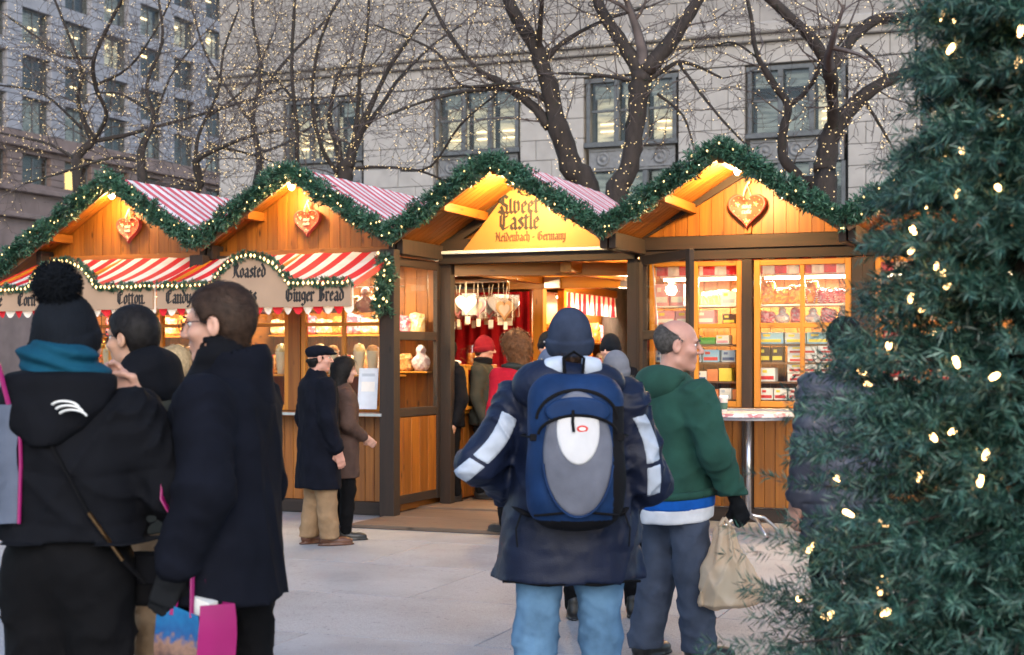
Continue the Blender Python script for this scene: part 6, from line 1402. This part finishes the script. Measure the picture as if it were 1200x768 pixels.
MB().tube([(-.02 + .03 * math.cos(a), -.054, .10 + .05 * math.sin(a)) for a in np.linspace(.5, 5.5, 14)], .005, 5, True, .5).build('white_scroll', M_WHITE, gift); MB().tube([(.095 + .02 * math.cos(a), -.028 + .02 * math.cos(a), .15 + .05 * math.sin(a)) for a in np.linspace(-1, 4, 12)], .005, 5, True, .5).build('white_scroll', M_WHITE, gift)
MB().box((.03, .01, .385), (.07, .04, .05), Euler((0, .2, .1))).build('tissue_paper', M_WHITE, gift)
for y in (-.045, .045): MB().tube([(-.05, y, .36), (-.03, y * .6, .50), (0, 0, .625), (.02, y * .6, .50), (.035, y, .36)], .010, 6, True, .3).build('ribbon_handle', M_MAG, gift)
MB().tube([(0, -.06, .63), (-.05, -.085, .72), (-.075, -.06, .80), (-.05, .0, .83)], .020, 6, True, .2).build('ribbon_loop', M_MAG, gift, smooth=True)
cb = at(849, 7.50); car = thing('carrier_bag', 'beige plastic carrier bag hanging from a black glove', 'bag', (cb.x, cb.y, .30), A0 + R(5))
m, t_, b = newmat('translucent_plastic'); b.inputs['Base Color'].default_value = (.74, .57, .40, 1); b.inputs['Roughness'].default_value = .35; tr = N(t_, 'ShaderNodeBsdfTranslucent'); tr.inputs[0].default_value = (.66, .50, .34, 1); tp_ = N(t_, 'ShaderNodeBsdfTransparent'); tp_.inputs[0].default_value = (.85, .78, .68, 1)
ms = N(t_, 'ShaderNodeMixShader'); ms.inputs[0].default_value = .3; m2 = N(t_, 'ShaderNodeMixShader'); m2.inputs[0].default_value = .22; t_.links.new(b.outputs[0], ms.inputs[1]); t_.links.new(tr.outputs[0], ms.inputs[2]); t_.links.new(ms.outputs[0], m2.inputs[1]); t_.links.new(tp_.outputs[0], m2.inputs[2]); t_.links.new(m2.outputs[0], t_.nodes['Material Output'].inputs[0])
def cbag(P):
    ang = np.arctan2(P[:, 1] + .0, P[:, 0] - .02); top = np.clip((P[:, 2] - .10) / .32, 0, 1)
    d_ = loft(P, [(.0, .10, .05, 0, .02), (.03, .155, .085, 0, .03), (.12, .155, .085, 0, .03), (.22, .12, .07, 0, .015), (.32, .065, .05, 0, 0), (.42, .03, .028, 0, 0)], 2.2)
    return d_ + .012 * top * np.sin(ang * 7 + P[:, 2] * 9) + .006 * wr(P, 34, 4) + .003 * wr(P, 80, 5) - .045 * crease(P, 34, 7, (1.3, 1.3, .5)) + np.maximum(0, .02 + .12 * (P[:, 0] + .12) - P[:, 2]) * .6
garment('bag_skin', cbag, (-.2, -.16, -.04), (.24, .16, .46), .0065, m, car)
MB().box((.02, 0, .13), (.13, .06, .16), Euler((.1, .2, .1))).build('packed_box', C_BL, car); MB().box((.10, .0, .10), (.08, .07, .09), Euler((.1, .3, .1))).build('packed_box', C_OR, car)
for sx in (-1, 1): MB().tube([(sx * .02, 0, .38), (sx * .025, 0, .44), (0, 0, .475)], .010, 6).build('bag_handle', m, car, smooth=True)
sb = at(-2, 4.4); o = thing('shopping_bag', 'grey shopping bag with a pink edge beside the person in the pom-pom hat', 'bag', (sb.x, sb.y, 1.10), A0 + .3)
MB().grid(lambda a, c: (-.13 + .19 * a + .008 * math.sin(c * 8), -.03 + .01 * math.sin(a * 9), .36 * c), 8, 8).build('bag_front', fabric('grey_bag_cloth', (.10, .12, .17), .6), o, smooth=True); MB().grid(lambda a, c: (-.13 + .19 * a, .05, .36 * c), 4, 4).build('bag_back', MATS['grey_bag_cloth'], o); MB().tube([(.06, -.03, 0), (.065, -.03, .18), (.06, -.03, .36)], .006, 6).build('pink_piping', M_MAG, o); MB().grid(lambda a, c: (.06, -.03 + .08 * a, .36 * c), 2, 4).build('bag_side', MATS['grey_bag_cloth'], o)
for y in (-.02, .04): MB().tube([(-.09, y, .36), (-.05, y * .5, .48), (.0, y * .5, .48), (.03, y, .36)], .008, 6).build('bag_handle', M_MAG, o)
# ------------------------------------------------------------------ lit fir tree in the foreground
tp = at(1206, 4.3); fir = thing('christmas_tree', 'big artificial fir tree hung with warm light bulbs', 'christmas tree', tp)
MB().tube([(0, 0, 0), (0, 0, 1.6), (0, 0, 3.5)], [.05, .045, .02], 10).build('trunk', M_BARK, fir, smooth=True)
for k in range(3):
    a = k * 2.09 + .4; MB().tube([(0, 0, .25), (math.cos(a) * .35, math.sin(a) * .35, .0)], .02, 8).build('stand_leg', mat('green_metal', (.02, .08, .05), .4), fir)
SB, SD, SL = [], [], []; br = MB(); bulbs = []
g = random.Random(5); TH = 3.62
def firR(z): return max(.06, .90 - .255 * z)
nbr = 480
for k in range(nbr):
    z = .22 + (TH - .35) * (1 - (1 - k / nbr) ** .72) ; z = round(z / .16) * .16 + g.uniform(-.05, .05); az = k * 2.39996 + g.uniform(-.3, .3)
    L = firR(z) * (g.uniform(.70, 1.0) if g.random() < .75 else g.uniform(1.0, 1.07)); d = Vector((math.cos(az), math.sin(az), 0)); p = Vector((0, 0, z)); pts = [p]; up = g.uniform(.0, .25)
    n = 6
    for s in range(n):
        p = p + (d + Vector((g.gauss(0, .05), g.gauss(0, .05), up - .10 * s * .35))).normalized() * L / n; pts.append(p)
    br.tube(pts, [.009 * (1 - .7 * s / n) for s in range(n + 1)], 5, False)
    toward = (d.x * -FW.x + d.y * -FW.y)       # needles are packed the same all round
    for s in range(1, n + 1):
        q = pts[s]; ax = (pts[s] - pts[s - 1]).normalized(); side = ax.cross(Vector((0, 0, 1))).normalized()
        for sg in ((-1, 1) if s < n else (0, -1, 1)):
            if L < .12 and sg: continue
            dd = (ax * .9 + side * sg * g.uniform(.35, .75) + Vector((0, 0, g.uniform(-.25, .30)))).normalized()
            SB.append(q - ax * g.uniform(0, L / n)); SD.append(dd); SL.append(min(.26, .10 + L * .16) * g.uniform(.7, 1.2))
    bulbs.append((pts[-1] * .94 + pts[0] * .06 + Vector((g.uniform(-.05, .05), g.uniform(-.05, .05), g.uniform(-.05, .06)))))
SB = np.array([tuple(v) for v in SB]); SD = np.array([tuple(v) for v in SD]); SL = np.array(SL)
br.build('branches', M_BARK, fir, kind='stuff')
V, F = sprig_mesh(SB, SD, SL * 1.2, 66, .037, .0021, .95)
nb2 = 1000; zz = nrg.uniform(.3, 3.2, nb2); aa = nrg.uniform(0, 6.283, nb2); rr = np.sqrt(nrg.random(nb2)) * .72 * np.array([firR(v) for v in zz])
B2 = np.stack([rr * np.cos(aa), rr * np.sin(aa), zz], 1); D2 = np.stack([np.cos(aa), np.sin(aa), nrg.uniform(-.4, .5, nb2)], 1) + nrg.normal(size=(nb2, 3)) * .35
V2, F2 = sprig_mesh(B2, D2, np.full(nb2, .15), 44, .045, .0036, .95); F2 = F2 + len(V); V = np.concatenate([V, V2]); F = np.concatenate([F, F2])
obj('needles', npmesh('needles', V, F, M_TREE, False), fir, kind='stuff')
BM = MB().lathe([(.001, -.022), (.006, -.018), (.0085, -.004), (.0075, .008), (.004, .014)], 8).mesh('bulb', emit('tree_bulb', (1.0, .58, .22), 5.5), True)
SM = MB().lathe([(.005, .013), (.006, .018), (.006, .036), (.003, .038)], 8).mesh('bulb_socket', M_WIRE, True)
ch = [b_ for b_ in bulbs if b_.z > .4 and g.random() < .34]
for q in ch:
    rt = (g.uniform(-1.2, 1.2), g.uniform(-1.2, 1.2), 0); bo = obj('bulb', BM, fir, q, rt); obj('bulb_socket', SM, bo)
ch.sort(key=lambda v: v.z); w = MB()
for i in range(len(ch) - 1):
    if (ch[i] - ch[i + 1]).length < .7: w.tube([ch[i], (ch[i] + ch[i + 1]) / 2 * .97 - Vector((0, 0, .03)), ch[i + 1]], .0022, 4, False)
w.build('wire', M_WIRE, fir, kind='stuff')
